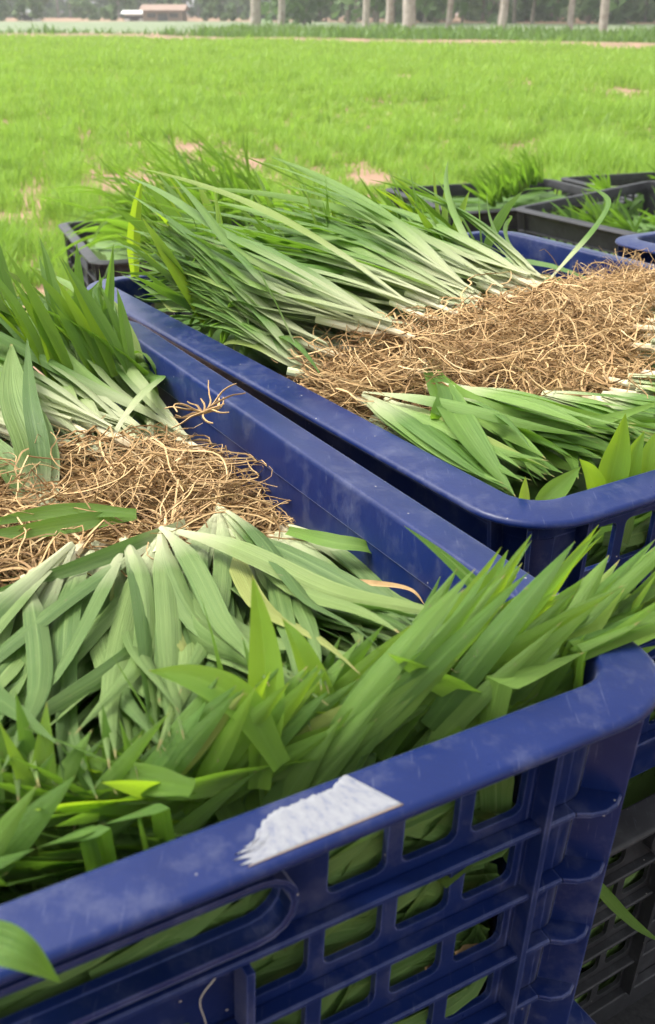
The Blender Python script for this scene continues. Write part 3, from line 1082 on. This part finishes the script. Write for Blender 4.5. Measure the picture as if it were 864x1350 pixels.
# single blades that stand out in the photograph
def on_plane(fr, px, py, yl):
    """point of the plane local y = yl of a crate on the line of sight through (px, py)"""
    a, b = Vector((0, 0, CAMZ)), at(px, py, CAMZ - 1.0)
    la, lb = fr.l(a), fr.l(b)
    t = (yl - la.y) / (lb.y - la.y)
    return a.lerp(b, t)

def smooth_pts(ctrl, n=20):
    P = [ctrl[0] * 2 - ctrl[1]] + list(ctrl) + [ctrl[-1] * 2 - ctrl[-2]]
    out = []
    segs = len(ctrl) - 1
    for i in range(n):
        u = i / (n - 1) * segs
        k = min(segs - 1, int(u)); t = u - k
        p0, p1, p2, p3 = P[k:k + 4]
        out.append(0.5 * ((2 * p1) + (p2 - p0) * t + (2 * p0 - 5 * p1 + 4 * p2 - p3) * t * t + (3 * p1 - p0 - 3 * p2 + p3) * t ** 3))
    return out

def single(label, blades, m, face='view', group=None, stemroots=0):
    """blades: list of (control points, width, fold, twist)"""
    org = blades[0][0][0].copy()
    root = empty('seedling', org)
    tag(root, label, 'seedling', group)
    for pts, wd, fold, tw in blades:
        pp = smooth_pts(pts)
        tg = (pp[-1] - pp[0]).normalized()
        nrm = (Vector((0, 0, CAMZ)) - pp[len(pp) // 2]).normalized() if face == 'view' else Vector((0, 0, 1))
        nrm = (nrm + Vector((0.25, 0, 0.35))).normalized()
        mb = MB()
        ribbon(mb, [p - org for p in pp], wd, tg.cross(nrm), fold=fold, twist=tw, base=0.62, cols=5, sheath=False, tipstart=0.42, wav=0.015, ph=wd * 900)
        mb.build('leaf', m, root)
    if stemroots:
        d = (blades[0][0][1] - org).normalized()
        s_ = MB(); tube(s_, [d * (-0.030 + 0.010 * k) for k in range(5)], 0.0048, 0.0040, 8); s_.build('stem', M_STEM, root)
        mb = MB()
        for k in range(stemroots):
            h0 = math.degrees(math.atan2(-d.y, -d.x)) + rng.gauss(0, 50)
            pts = root_path(Vector((0, 0, 0)), h0, rng.uniform(-10, 30), rng.uniform(.03, .07), lambda a, b: -9, 0)
            tube(mb, [p + d * -0.030 for p in pts], 0.0009, 0.0004, 4)
        mb.build('root_tuft', M_ROOT, root)
    return root

W_ = lambda L, yl=-0.275: [on_plane(F_NEAR, x, y, yl + 0.012 * k) for k, (x, y) in enumerate(L)]
single('tall bright blade standing straight up against the blue right rim, above the front clump', [(W_([(500, 1000), (585, 870), (635, 790), (670, 725)]), 0.0112, 0.55, 0.2)], M_TIP)
single('broad blurred bright blade rising left of the tall blade, closest to the camera', [(W_([(340, 1040), (350, 930), (347, 840), (333, 758)], -0.278), 0.0125, 0.6, 0.35), (W_([(450, 1030), (425, 940), (395, 860), (372, 815)], -0.276), 0.0115, 0.6, -0.4)], M_TIP)
single('bright blade pointing left out of the clump above the white patch', [(W_([(370, 1010), (320, 930), (260, 895), (196, 884)], -0.280), 0.0125, 0.35, 0.4)], M_TIP)
single('long bright blade sweeping right past the corner of the nearest crate', [(W_([(600, 960), (690, 865), (790, 805), (905, 783)], -0.270), 0.0170, 0.3, 0.3), (W_([(590, 930), (660, 850), (720, 810), (800, 758)], -0.262), 0.0120, 0.3, -0.3)], M_TIP)
single('lower bright blade reaching right across the corner of the nearest crate', [(W_([(590, 990), (690, 920), (790, 860), (900, 825)], -0.287), 0.0150, 0.3, 0.2), (W_([(640, 975), (720, 930), (800, 880), (870, 850)], -0.290), 0.0120, 0.3, 0.1)], M_TIP)
single('narrow blade pointing left low in the clump at the left edge', [(W_([(255, 1040), (200, 1030), (150, 1018), (105, 995)], -0.285), 0.0100, 0.25, 0.4), (W_([(260, 1035), (170, 1030), (80, 1020), (10, 1030)], -0.262), 0.0090, 0.25, 0.2)], M_TIP)
A_ = lambda L, z: [at(x, y, RIM + zz) for (x, y), zz in zip(L, z if isinstance(z, (list, tuple)) else [z] * len(L))]
single('bright green seedling lying level across the roots at the left edge', [(A_([(180, 679), (100, 690), (30, 701), (-50, 706)], -0.016), 0.0098, 0.25, 0.2), (A_([(180, 677), (100, 673), (30, 681), (-50, 700)], -0.012), 0.0080, 0.25, 0.0)], M_BLADE)
single('dark thin blade running left from the pale stems across the front row', [(A_([(245, 690), (170, 722), (80, 755), (-40, 790)], [-0.024, -0.016, -0.014, -0.02]), 0.0085, 0.3, 0.1)], M_LEAF)
single('curled blade making a loop against the right wall of the nearest crate', [(A_([(170, 505), (166, 478), (185, 465), (205, 488), (212, 522)], [-0.035, -0.012, -0.004, -0.012, -0.04]), 0.0095, 0.2, 0.6), (A_([(160, 500), (175, 487), (195, 483), (205, 512)], [-0.03, -0.015, -0.012, -0.035]), 0.006, 0.2, 0.3)], M_BLADE)
single('long pale blade arching level over the back of the nearest crate', [(A_([(-30, 402), (50, 398), (115, 425), (150, 455), (158, 485)], [0.02, 0.022, 0.012, -0.004, -0.03]), 0.0105, 0.2, 0.3)], M_BLADE)
single('broad folded seedling standing at the left edge above the roots', [(A_([(60, 672), (45, 590), (20, 520), (15, 450)], [-0.03, -0.005, 0.012, 0.015]), 0.026, 0.35, 0.2), (A_([(52, 672), (10, 610), (-30, 560)], [-0.03, -0.01, 0.0]), 0.018, 0.3, -0.2), (A_([(58, 668), (52, 590), (40, 520), (36, 440)], [-0.03, -0.002, 0.016, 0.02]), 0.012, 0.3, 0.4)], M_LEAF, stemroots=10)
single('blade bent along the right wall of the nearest crate above the front row', [(A_([(380, 700), (440, 715), (490, 725), (522, 758)], [-0.035, -0.026, -0.028, -0.05]), 0.009, 0.3, 0.4)], M_BLADE)
single('dried brown blade lying on the front row near the right wall', [(A_([(430, 765), (490, 770), (540, 778), (562, 800)], [-0.034, -0.029, -0.029, -0.034]), 0.0036, 0.5, 0.8)], M_DRY)
single('single blade hanging over the front rim at the lower left corner', [([on_plane(F_NEAR, x, y, yy) for (x, y, yy) in ((-60, 1245, -0.318), (-10, 1245, -0.324), (35, 1262, -0.330), (80, 1295, -0.332))], 0.0115, 0.3, 0.3)], M_BLADE)
single('single blade dangling in front of the black crate at the lower right', [([on_plane(F_RIGHT_LOW, x, y, -0.335) for (x, y) in ((770, 1150), (800, 1185), (835, 1218), (875, 1245))], 0.011, 0.3, 0.3)], M_BLADE)
single('large seedling with a thick white base on the front edge of the broad root mat', [(A_([(566, 485), (595, 540), (635, 600), (680, 655)], [0.004, 0.012, 0.004, -0.006]), 0.0200, 0.3, 0.15), (A_([(566, 485), (585, 520), (575, 545), (572, 560)], [0.004, 0.014, 0.012, 0.0]), 0.010, 0.3, 0.5), (A_([(570, 490), (620, 530), (700, 556), (790, 555), (900, 520)], [0.004, 0.01, 0.006, 0.012, 0.03]), 0.0115, 0.25, 0.2)], M_BLADE, stemroots=14)
RW = lambda L, yl=-0.2895: [on_plane(F_RIGHT, x, y, yl + 0.002 * k) for k, (x, y) in enumerate(L)]
single('pair of pointed blades standing tallest by the front rim of the second blue crate', [(RW([(800, 672), (806, 630), (816, 590), (825, 545)]), 0.0170, 0.4, 0.1), (RW([(815, 672), (825, 640), (835, 600), (850, 568)]), 0.013, 0.4, -0.2)], M_TIP)
single('pointed blade leaning right by the rounded front corner of the second blue crate', [(RW([(704, 680), (725, 655), (745, 636), (766, 615)]), 0.0120, 0.35, 0.2), (RW([(690, 680), (691, 655), (693, 628)]), 0.006, 0.3, 0.1)], M_TIP)
single('short broad blade leaning left beside the tallest pair in the second blue crate', [(RW([(792, 672), (785, 645), (776, 622), (764, 605)]), 0.0125, 0.35, -0.2)], M_TIP)
single('upright blades at the right edge by the front rim of the second blue crate', [(RW([(845, 670), (852, 630), (860, 595), (875, 560)]), 0.0150, 0.4, 0.1), (RW([(862, 665), (866, 630), (880, 600)], -0.287), 0.014, 0.4, 0.1)], M_TIP)
single('thin blade lying level on the front rim of the second blue crate', [(RW([(735, 680), (783, 664), (830, 668), (900, 675)], -0.290), 0.0065, 0.3, 0.2)], M_BLADE)
single('tallest bright blade standing at the back left corner between the blue crates', [([on_plane(F_RIGHT, x, y, 0.30) for (x, y) in ((178, 370), (176, 320), (180, 275), (188, 232))], 0.0125, 0.45, 0.2)], M_TIP)
# small strays
mb = MB()
p0 = at(268, 545, RIM + 0.004)
for k in range(16):
    tube(mb, [p - Vector((0, 0, 0)) for p in root_path(Vector((0, 0, 0)), rng.uniform(0, 360), rng.uniform(-10, 50), rng.uniform(.012, .036), lambda a, b: -0.006, 0, curl=60)], 0.0009, 0.0004, 4)
o = mb.build('root_tangle', M_ROOT); o.location = p0
tag(o, 'small tangle of roots caught on the right rim of the nearest crate', 'roots')
mb = MB()
pp = smooth_pts([on_plane(F_NEAR, x, y, -0.3015) for x, y in ((284, 1290), (268, 1310), (264, 1325), (272, 1352), (268, 1375))], 16)
tube(mb, [p - pp[0] for p in pp], 0.00026, 0.0002, 5)
o = mb.build('root_thread', M_THREAD); o.location = pp[0]
tag(o, 'pale root thread stuck to the plate under the hand hole of the nearest crate', 'root')
for (x, y, dx, dy) in ((623, 1257, 22, 12), (575, 1277, 14, 6)):
    mb = MB()
    pp = smooth_pts([on_plane(F_NEAR, x - dx, y + dy * .3, -0.286), on_plane(F_NEAR, x, y - dy * .1, -0.2835), on_plane(F_NEAR, x + dx, y - dy, -0.286)], 8)
    ribbon(mb, [p - pp[0] for p in pp], 0.0065 if dx > 15 else 0.004, Vector((0, 0.3, 1)), fold=0.5, cols=5, sheath=False, wav=0.1)
    o = mb.build('dry_leaf', M_DRY); o.location = pp[0]
    tag(o, ('larger' if dx > 15 else 'smaller') + ' dry brown leaf scrap in a lattice opening of the nearest crate', 'dry leaf', 'dry leaf scraps')

# ------------------------------------------------------------------ ground and field
def ground():
    m, n, b, out = mat('field_soil')
    geo = N(n, 'ShaderNodeNewGeometry')
    no = N(n, 'ShaderNodeTexNoise', i_Scale=3.0, i_Detail=8.0, i_Roughness=0.65)
    n.links.new(geo.outputs['Position'], no.inputs['Vector'])
    c = ramp(n, no.outputs[0], [(0.3, (0.17, 0.095, 0.055)), (0.7, (0.29, 0.18, 0.115))])
    n.links.new(c, b.inputs['Base Color'])
    b.inputs['Roughness'].default_value = 0.95
    bp = N(n, 'ShaderNodeBump', i_Strength=0.6, i_Distance=0.03)
    n.links.new(no.outputs[0], bp.inputs['Height'])
    n.links.new(bp.outputs[0], b.inputs['Normal'])
    mb = MB()
    mb.add([(-420, -120, 0), (420, -120, 0), (420, 520, 0), (-420, 520, 0)], [(0, 1, 2, 3)])
    return tag(mb.build('ground', m), None, None, None, 'structure')
ground()

def added_dark_sheet():  # added sheet that blackens the ground, in place of the crate below
    m = simple('added_dark_filler', (0.010, 0.010, 0.011), (0.025, 0.025, 0.026), 300, 0.7, 0.3, 0.0008)
    mb = MB()
    nx, ny = 34, 24
    vs = [(-0.75 + 2.0 * i / nx, -0.15 + 1.75 * j / ny, 0.004 + 0.004 * abs(mnoise.noise(Vector((i * .6, j * .6, 3))))) for i in range(nx + 1) for j in range(ny + 1)]
    mb.add(vs, [(i * (ny + 1) + j, (i + 1) * (ny + 1) + j, (i + 1) * (ny + 1) + j + 1, i * (ny + 1) + j + 1) for i in range(nx) for j in range(ny)])
    return tag(mb.build('added_dark_sheet', m), None, None, None, 'structure')
added_dark_sheet()

def grass_material(name, dark, light, trans):
    m, n, b, out = mat(name)
    at_ = N(n, 'ShaderNodeAttribute', attribute_name='tint')
    geo = N(n, 'ShaderNodeNewGeometry')
    no = N(n, 'ShaderNodeTexNoise', i_Scale=0.9, i_Detail=5.0)
    n.links.new(geo.outputs['Position'], no.inputs['Vector'])
    f = math_n(n, 'ADD', math_n(n, 'MULTIPLY', at_.outputs['Fac'], 0.6), math_n(n, 'MULTIPLY', no.outputs[0], 0.5))
    c = mixc(n, ramp(n, f, [(0.30, (0, 0, 0)), (0.72, (1, 1, 1))]), dark, light)
    n.links.new(c, b.inputs['Base Color'])
    b.inputs['Roughness'].default_value = 0.55
    b.inputs['Specular IOR Level'].default_value = 0.25
    t = N(n, 'ShaderNodeBsdfTranslucent')
    t.inputs['Color'].default_value = (*trans, 1)
    mx = N(n, 'ShaderNodeMixShader', i_Fac=0.38)
    n.links.new(b.outputs[0], mx.inputs[1])
    n.links.new(t.outputs[0], mx.inputs[2])
    n.links.new(mx.outputs[0], out.inputs[0])
    return m
M_GRASS = grass_material('field_grass', (0.048, 0.115, 0.014), (0.248, 0.385, 0.064), (0.31, 0.51, 0.06))
M_WEED = grass_material('edge_weeds', (0.06, 0.125, 0.030), (0.15, 0.24, 0.07), (0.15, 0.28, 0.04))

# bare patches of soil (x, y, rx, ry)
EDGE = lambda x: 29.0 - 0.78 * x * (1 if x > -7 else 0) + (0.78 * 7 if x <= -7 else 0)     # the field's far edge
bare = []
for px, py, wx, hy in ((160, 238, 62, 16), (250, 192, 24, 9), (60, 262, 26, 7), (110, 180, 12, 4), (690, 190, 16, 5), (380, 160, 14, 4), (30, 250, 26, 8), (330, 210, 18, 6), (485, 231, 32, 8), (532, 101, 18, 5), (820, 119, 45, 5), (5, 285, 40, 14), (690, 108, 14, 3), (300, 95, 10, 3)):
    p = at(px, py, 0.02)
    q = at(px + wx, py, 0.02)
    q2 = at(px, py - hy, 0.02)
    bare.append((p.x, p.y, abs(q.x - p.x), abs(q2.y - p.y)))

def grass(name, n, ylo, yhi, hgt, wid, m, label, keep=None, clump=0.0, zoff=0.0):
    # density falls with distance the way the view spreads
    u = nrng.random(n)
    y = ylo * (yhi / ylo) ** u
    x = (nrng.random(n) * 2 - 1) * (0.34 * y + 0.9)
    if clump > 0:
        g = nrng.normal(0, clump, (n, 2)) * 1.0
        step = 0.11
        cx = np.round(x / step) * step + np.sin(np.round(x / step) * 91.7 + np.round(y / step) * 37.1) * step * 0.4
        cy = np.round(y / step) * step + np.sin(np.round(x / step) * 17.3 + np.round(y / step) * 71.9) * step * 0.4
        near = y < 14
        x = np.where(near, cx + g[:, 0], x)
        y = np.where(near, cy + g[:, 1], y)
    ok = np.ones(n, bool)
    if keep is not None:
        ok &= keep(x, y)
    x, y = x[ok], y[ok]
    n = len(x)
    def vnoise(x, y, sc, sd):
        g = np.random.default_rng(sd).random((256, 256))
        u, v = x / sc, y / sc
        i, j = np.floor(u).astype(int), np.floor(v).astype(int)
        a, b = u - i, v - j
        a, b = a * a * (3 - 2 * a), b * b * (3 - 2 * b)
        q = lambda p, r: g[p % 256, r % 256]
        return (q(i, j) * (1 - a) + q(i + 1, j) * a) * (1 - b) + (q(i, j + 1) * (1 - a) + q(i + 1, j + 1) * a) * b
    # slow swell in height and bare spots
    sw = 0.75 + 0.22 * np.sin(x * 1.7 + 1.3 * np.sin(y * 0.9)) * np.sin(y * 1.3 + x * 0.4) + 0.14 * np.sin(x * 6.1 + y * 2.2) * np.sin(y * 5.3 - x * 1.9)
    if name == 'field_grass':
        sw = sw * (0.05 + 1.15 * vnoise(x, y, 0.20, 1) + 0.85 * vnoise(x, y, 0.7, 2))
        den = np.ones(n)
        for bx, by, rx, ry in bare:
            d = ((x - bx) / rx) ** 2 + ((y - by) / ry) ** 2
            den = np.minimum(den, np.clip((d - 0.45) / 1.0 + 0.25 * np.sin(x * 23 + y * 17), 0.0, 1))
        ok = nrng.random(n) < den
        x, y, sw = x[ok], y[ok], sw[ok]
        n = len(x)
    sc = np.clip(y / 6.0, 0.8, 4.0) ** 0.5
    h = hgt * sw * (0.6 + 0.8 * nrng.random(n)) * sc ** 0.4
    wd = wid * (0.7 + 0.6 * nrng.random(n)) * np.clip(y / 5.0, 0.8, 7.0)
    a = nrng.random(n) * 2 * np.pi
    lean = h * (0.15 + 0.55 * nrng.random(n))
    la = nrng.random(n) * 2 * np.pi
    dx, dy = np.cos(a) * wd / 2, np.sin(a) * wd / 2
    lx, ly = np.cos(la) * lean, np.sin(la) * lean
    z0 = np.full(n, zoff)
    V = np.stack([np.stack([x - dx, y - dy, z0], 1), np.stack([x + dx, y + dy, z0], 1),
                  np.stack([x + lx * .4 + dx * .8, y + ly * .4 + dy * .8, z0 + h * .6], 1), np.stack([x + lx * .4 - dx * .8, y + ly * .4 - dy * .8, z0 + h * .6], 1),
                  np.stack([x + lx + dx * .1, y + ly + dy * .1, z0 + h], 1), np.stack([x + lx - dx * .1, y + ly - dy * .1, z0 + h], 1)], 1).reshape(-1, 3)
    b = np.arange(n)[:, None] * 6
    Q = np.concatenate([b + np.array([[0, 1, 2, 3]]), b + np.array([[3, 2, 4, 5]])], 1).reshape(-1, 4)
    col = np.repeat(np.clip(nrng.random(n) * 0.6 + (vnoise(x, y, 0.2, 1) * 0.40 + vnoise(x, y, 0.7, 2) * 0.30 if name == 'field_grass' else 0.2), 0, 1), 6)  # random blade tone, plus tuft shading put into the colour by clump height
    o = np_object(name, V, Q, m, col=col)
    return tag(o, label, 'grass', None, 'stuff')

def edge_np(x):
    return np.where(x > -7, 29.0 - 0.78 * x, 29.0 + 0.78 * 7)
def in_field(x, y):
    return (y < edge_np(x)) & ~((y < 2.2) & (np.abs(x) < 1.5)) & ~(((x + .294) ** 2 + (y - 2.61) ** 2) < .15) & ~(((x - .879) ** 2 + (y - 2.794) ** 2) < .15) & ~(((x - .57) ** 2 + (y - 3.477) ** 2) < .15) & ~(((x - 1.19) ** 2 + (y - 3.713) ** 2) < .15)
grass('field_grass', 335000, 2.4, 36.0, 0.088, 0.0052, M_GRASS, 'bright green young crop covering the field behind the crates', in_field, clump=0.042)

# strip beyond the field: track, pale field, weeds
def strip(name, pts, z, c0, c1, sc):
    m = simple(name + '_surface', c0, c1, sc, 0.95, 0.4, 0.02)
    mb = MB()
    mb.add([(x, y, z) for x, y in pts], [tuple(range(len(pts)))])
    return tag(mb.build(name, m, smooth=False), None, None, None, 'structure')
strip('track', [(-60, 36.5), (-7, 36.2), (8, 24.6), (26, 10.6), (26, 12.2), (8, 26.2), (-7, 37.6), (-60, 38.0)], 0.004, (0.22, 0.15, 0.11), (0.34, 0.25, 0.19), 1.5)
strip('pale_field', [(-90, 44), (-3.0, 44), (14, 40), (60, 36), (60, 62), (16, 75), (-8, 92), (-90, 92)], 0.006, (0.10, 0.135, 0.065), (0.16, 0.19, 0.11), 0.5)

# low earth bank along the edge of the field
def bank():
    m = simple('bank_soil', (0.10, 0.10, 0.05), (0.30, 0.18, 0.12), 2.2, 0.95, 0.5, 0.03)
    mb = MB()
    pts = [(-60, 35.2), (-30, 35.2), (-7.0, 34.9)] + [(-7 + k * 1.5, 34.9 - k * 1.17) for k in range(1, 24)]
    vs, fs = [], []
    prof = [(-0.9, 0.0), (-0.35, 0.13), (0.0, 0.17), (0.35, 0.12), (0.9, 0.0)]
    for i, (x, y) in enumerate(pts):
        for o, z in prof:
            vs.append((x + o * 0.55, y + o, z * (0.8 + 0.5 * mnoise.noise(Vector((x * 0.7, y, 2)))) - 0.01))
    k = len(prof)
    for i in range(len(pts) - 1):
        for j in range(k - 1):
            a = i * k + j
            fs.append((a, a + 1, a + k + 1, a + k))
    mb.add(vs, fs)
    return tag(mb.build('earth_bank', m), None, None, None, 'structure')
bank()

def weed_zone(x, y):
    e = edge_np(x)
    return (y > e + 0.3) & (y < e + 14) & ((x > -4.0) | (y < e + 1.6))
grass('edge_weeds', 40000, 12.0, 48.0, 0.26, 0.010, M_WEED, 'rough green weeds along the far edge of the field under the poplars', weed_zone)

# ------------------------------------------------------------------ trees beyond the field
M_BARK = simple('pale_bark', (0.25, 0.22, 0.18), (0.44, 0.40, 0.34), 6, 0.9, 0.5, 0.02)
M_BARKD = simple('dark_bark', (0.13, 0.105, 0.085), (0.24, 0.20, 0.17), 6, 0.9, 0.5, 0.02)
M_CROWN = grass_material('poplar_foliage', (0.045, 0.095, 0.025), (0.12, 0.20, 0.06), (0.16, 0.28, 0.05))
M_WOOD = grass_material('wood_foliage', (0.045, 0.095, 0.026), (0.150, 0.235, 0.080), (0.10, 0.17, 0.05))

def leaf_cloud(centers, radii, n_each, size, squash=1.0):
    c = np.repeat(np.asarray(centers), n_each, 0)
    r = np.repeat(np.asarray(radii), n_each)[:, None]
    n = len(c)
    d = nrng.normal(0, 1, (n, 3))
    d /= np.linalg.norm(d, axis=1)[:, None]
    p = c + d * r * (nrng.random((n, 1)) ** 0.45) * np.array([1, 1, squash])
    a = nrng.normal(0, 1, (n, 3)); a /= np.linalg.norm(a, axis=1)[:, None]
    b = np.cross(a, nrng.normal(0, 1, (n, 3))); b /= np.linalg.norm(b, axis=1)[:, None]
    s = size * (0.6 + 0.8 * nrng.random((n, 1)))
    V = np.stack([p - a * s, p + b * s * .55, p + a * s, p - b * s * .55], 1).reshape(-1, 3)
    Q = np.arange(n * 4).reshape(-1, 4)
    return V, Q, np.repeat(nrng.random(n), 4)

def tree(x, y, rad, h, label, seed):
    rr = random.Random(seed)
    root = empty('poplar_tree', (x, y, 0))
    tag(root, label, 'tree', 'poplars beyond the field')
    mb = MB()
    pth = [(rr.uniform(-.06, .06) * (k > 0) + 0.02 * k * rr.uniform(-1, 1), rr.uniform(-.06, .06) * (k > 0), -0.05 + (h + .05) * (k / 9) ** 1.15) for k in range(10)]
    n = len(pth)
    tube(mb, pth[:3], rad * 1.12, rad * 0.92, 10)
    tube(mb, pth[2:], rad * 0.92, rad * 0.12, 10)
    cs, rs = [], []
    for k in range(22):
        z = h * rr.uniform(0.30, 0.98)
        a = rr.uniform(0, 6.28)
        l = h * 0.17 * (1.15 - z / h) * 1.6 * rr.uniform(0.6, 1.1)
        e = Vector((math.cos(a) * l, math.sin(a) * l, z + l * 0.9))
        tube(mb, [(0, 0, z), tuple(Vector((0, 0, z)).lerp(e, .5) + Vector((0, 0, -.1))), tuple(e)], rad * 0.28 * (1.1 - z / h), rad * 0.06, 5)
        cs.append(e); rs.append(h * 0.075 * rr.uniform(0.7, 1.3))
        cs.append(Vector((0, 0, z)).lerp(e, .55)); rs.append(h * 0.055 * rr.uniform(0.7, 1.3))
    mb.build('trunk', M_BARK, root)
    V, Q, c = leaf_cloud([tuple(q) for q in cs], rs, 60, 0.16)
    o = np_object('crown', V, Q, M_CROWN, col=c)
    o.parent = root
    return root
TREES = [(337, 41, 12, 'poplar with a pale trunk standing alone, farthest left of the row beyond the field'),
         (371, 40, 8, 'poplar with a short pale trunk second from the left of the row'),
         (482, 43, 8, 'slim pale poplar just left of the close pair in the middle of the row'),
         (513, 45, 9, 'straight slim poplar immediately left of the thickest trunk'),
         (540, 46, 15, 'poplar with the thickest pale trunk in the row beyond the field'),
         (591, 46, 7, 'thin poplar immediately right of the thickest trunk'),
         (660, 48, 10, 'pale poplar standing clear in the right half of the row'),
         (750, 47, 7, 'thin grey poplar left of the leaning trunk at the right'),
         (794, 51, 10, 'poplar with a slightly leaning pale trunk at the right end of the row')]
for i, (px, py, wpx, lab) in enumerate(TREES):
    p = at(px, py, 0)
    dist = p.y
    tree(p.x, p.y, wpx / 1400 * dist / 2, 11 + 2 * ((i * 7) % 3), lab, 100 + i)

# woods: many trunks and foliage that read as one mass
def woods(name, label, xr, yr, n_tr, hgt, seed, lowfol, leafsize, per):
    rr = random.Random(seed)
    tr = MB()
    cs, rs = [], []
    for i in range(n_tr):
        x = xr[0] + (xr[1] - xr[0]) * (i + rr.random()) / n_tr
        y = rr.uniform(*yr)
        h = hgt * rr.uniform(0.7, 1.2)
        r = rr.uniform(0.07, 0.16)
        tube(tr, [(x, y, -.1), (x + rr.uniform(-.2, .2), y, h * .4), (x + rr.uniform(-.4, .4), y, h)], r, r * .3, 6)
        for k in range(9):
            z = h * rr.uniform(lowfol, 1.0)
            cs.append((x + rr.gauss(0, h * .10), y + rr.gauss(0, h * .10), z)); rs.append(h * rr.uniform(.07, .15))
    V, Q, c = leaf_cloud(cs, rs, per, leafsize)
    o = np_object(name, V, Q, M_WOOD, col=c)
    tag(o, label, 'wood', None, 'stuff')
    return o, tr
o1, t1 = woods('far_wood', 'far-off wood closing the view behind the houses on the left', (-80, 60), (135, 165), 120, 13, 5, 0.02, 0.75, 46)
t1.build('trunks', M_BARKD, o1)['kind'] = 'stuff'
o2, t2 = woods('near_wood', 'wood of many dark trunks behind the poplars on the right', (-3, 40), (66, 110), 90, 12, 6, 0.03, 0.42, 44)
t2.build('trunks', M_BARKD, o2)['kind'] = 'stuff'
o3, t3 = woods('undergrowth', 'bushy undergrowth in front of the wood', (-60, 45), (95, 120), 90, 3.2, 8, 0.02, 0.30, 30)
tag(o3, None, None, None, 'stuff')

# ------------------------------------------------------------------ small houses in the distance
def house(px, py, dist, wid, dep, hgt, wall_c, roof_c, label, roof_h):
    p = at(px, py, 0)
    s = dist / p.y
    x = p.x * s
    root = empty('house', (x, dist, 0))
    tag(root, label, 'house', 'houses in the distance')
    mw = simple('house_wall', wall_c, [min(1, c * 1.12) for c in wall_c], 2, 0.9)
    mr = simple('house_roof', roof_c, [min(1, c * 1.2) for c in roof_c], 3, 0.9)
    idn = lambda a, b, c: (a, b, c)
    mb = MB(); mb.box(idn, -wid / 2, wid / 2, -dep / 2, dep / 2, -0.05, hgt); mb.build('wall', mw, root, smooth=False)
    rf = MB()
    e = 0.25
    vs = [(-wid / 2 - e, -dep / 2 - e, hgt + .004), (wid / 2 + e, -dep / 2 - e, hgt + .004), (wid / 2 + e, dep / 2 + e, hgt + .004), (-wid / 2 - e, dep / 2 + e, hgt + .004),
          (-wid / 2 - e, 0, hgt + roof_h), (wid / 2 + e, 0, hgt + roof_h)]
    rf.add(vs, [(0, 1, 5, 4), (2, 3, 4, 5), (0, 4, 3), (1, 2, 5), (0, 3, 2, 1)])
    rf.build('roof', mr, root, smooth=False)
    md = simple('house_opening', (0.05, 0.05, 0.05), (0.09, 0.09, 0.09), 2, 0.4)
    for k in (-0.28, 0.28):
        b = MB(); b.box(idn, k * wid - .35, k * wid + .35, -dep / 2 - 0.03, -dep / 2 + .05, hgt * .35, hgt * .75); b.build('window', md, root, smooth=False)
    b = MB(); b.box(idn, -.4, .4, -dep / 2 - 0.03, -dep / 2 + .05, 0.02, hgt * .72); b.build('door', md, root, smooth=False)
    return root
house(218, 20, 96, 3.2, 3.0, 0.80, (0.22, 0.17, 0.13), (0.20, 0.14, 0.11), 'low reddish house at the edge of the far wood', 0.45)
house(179, 21, 97, 1.6, 1.6, 0.55, (0.62, 0.62, 0.58), (0.55, 0.55, 0.52), 'small white hut left of the reddish house', 0.25)
house(40, 21, 99, 1.4, 1.6, 0.6, (0.64, 0.64, 0.6), (0.5, 0.5, 0.48), 'white hut at the far left before the wood', 0.25)
house(347, 22, 92, 1.0, 1.5, 0.75, (0.62, 0.58, 0.50), (0.5, 0.46, 0.4), 'cream hut right behind the leftmost poplar', 0.2)

# ------------------------------------------------------------------ air: thin haze over the field
hm = bpy.data.materials.new('haze')
hm.use_nodes = True
hm.node_tree.nodes.clear()
ho = hm.node_tree.nodes.new('ShaderNodeOutputMaterial')
hv_ = hm.node_tree.nodes.new('ShaderNodeVolumePrincipled')
hv_.inputs['Color'].default_value = (0.93, 0.96, 0.93, 1)
hv_.inputs['Density'].default_value = 0.0013
hv_.inputs['Anisotropy'].default_value = 0.2
hm.node_tree.links.new(hv_.outputs[0], ho.inputs['Volume'])
hb = MB()
hb.box(lambda a, b, c: (a, b, c), -430, 430, -130, 530, -1.2, 22)
tag(hb.build('haze', hm, smooth=False), 'thin pale haze over the field', None, None, 'stuff')
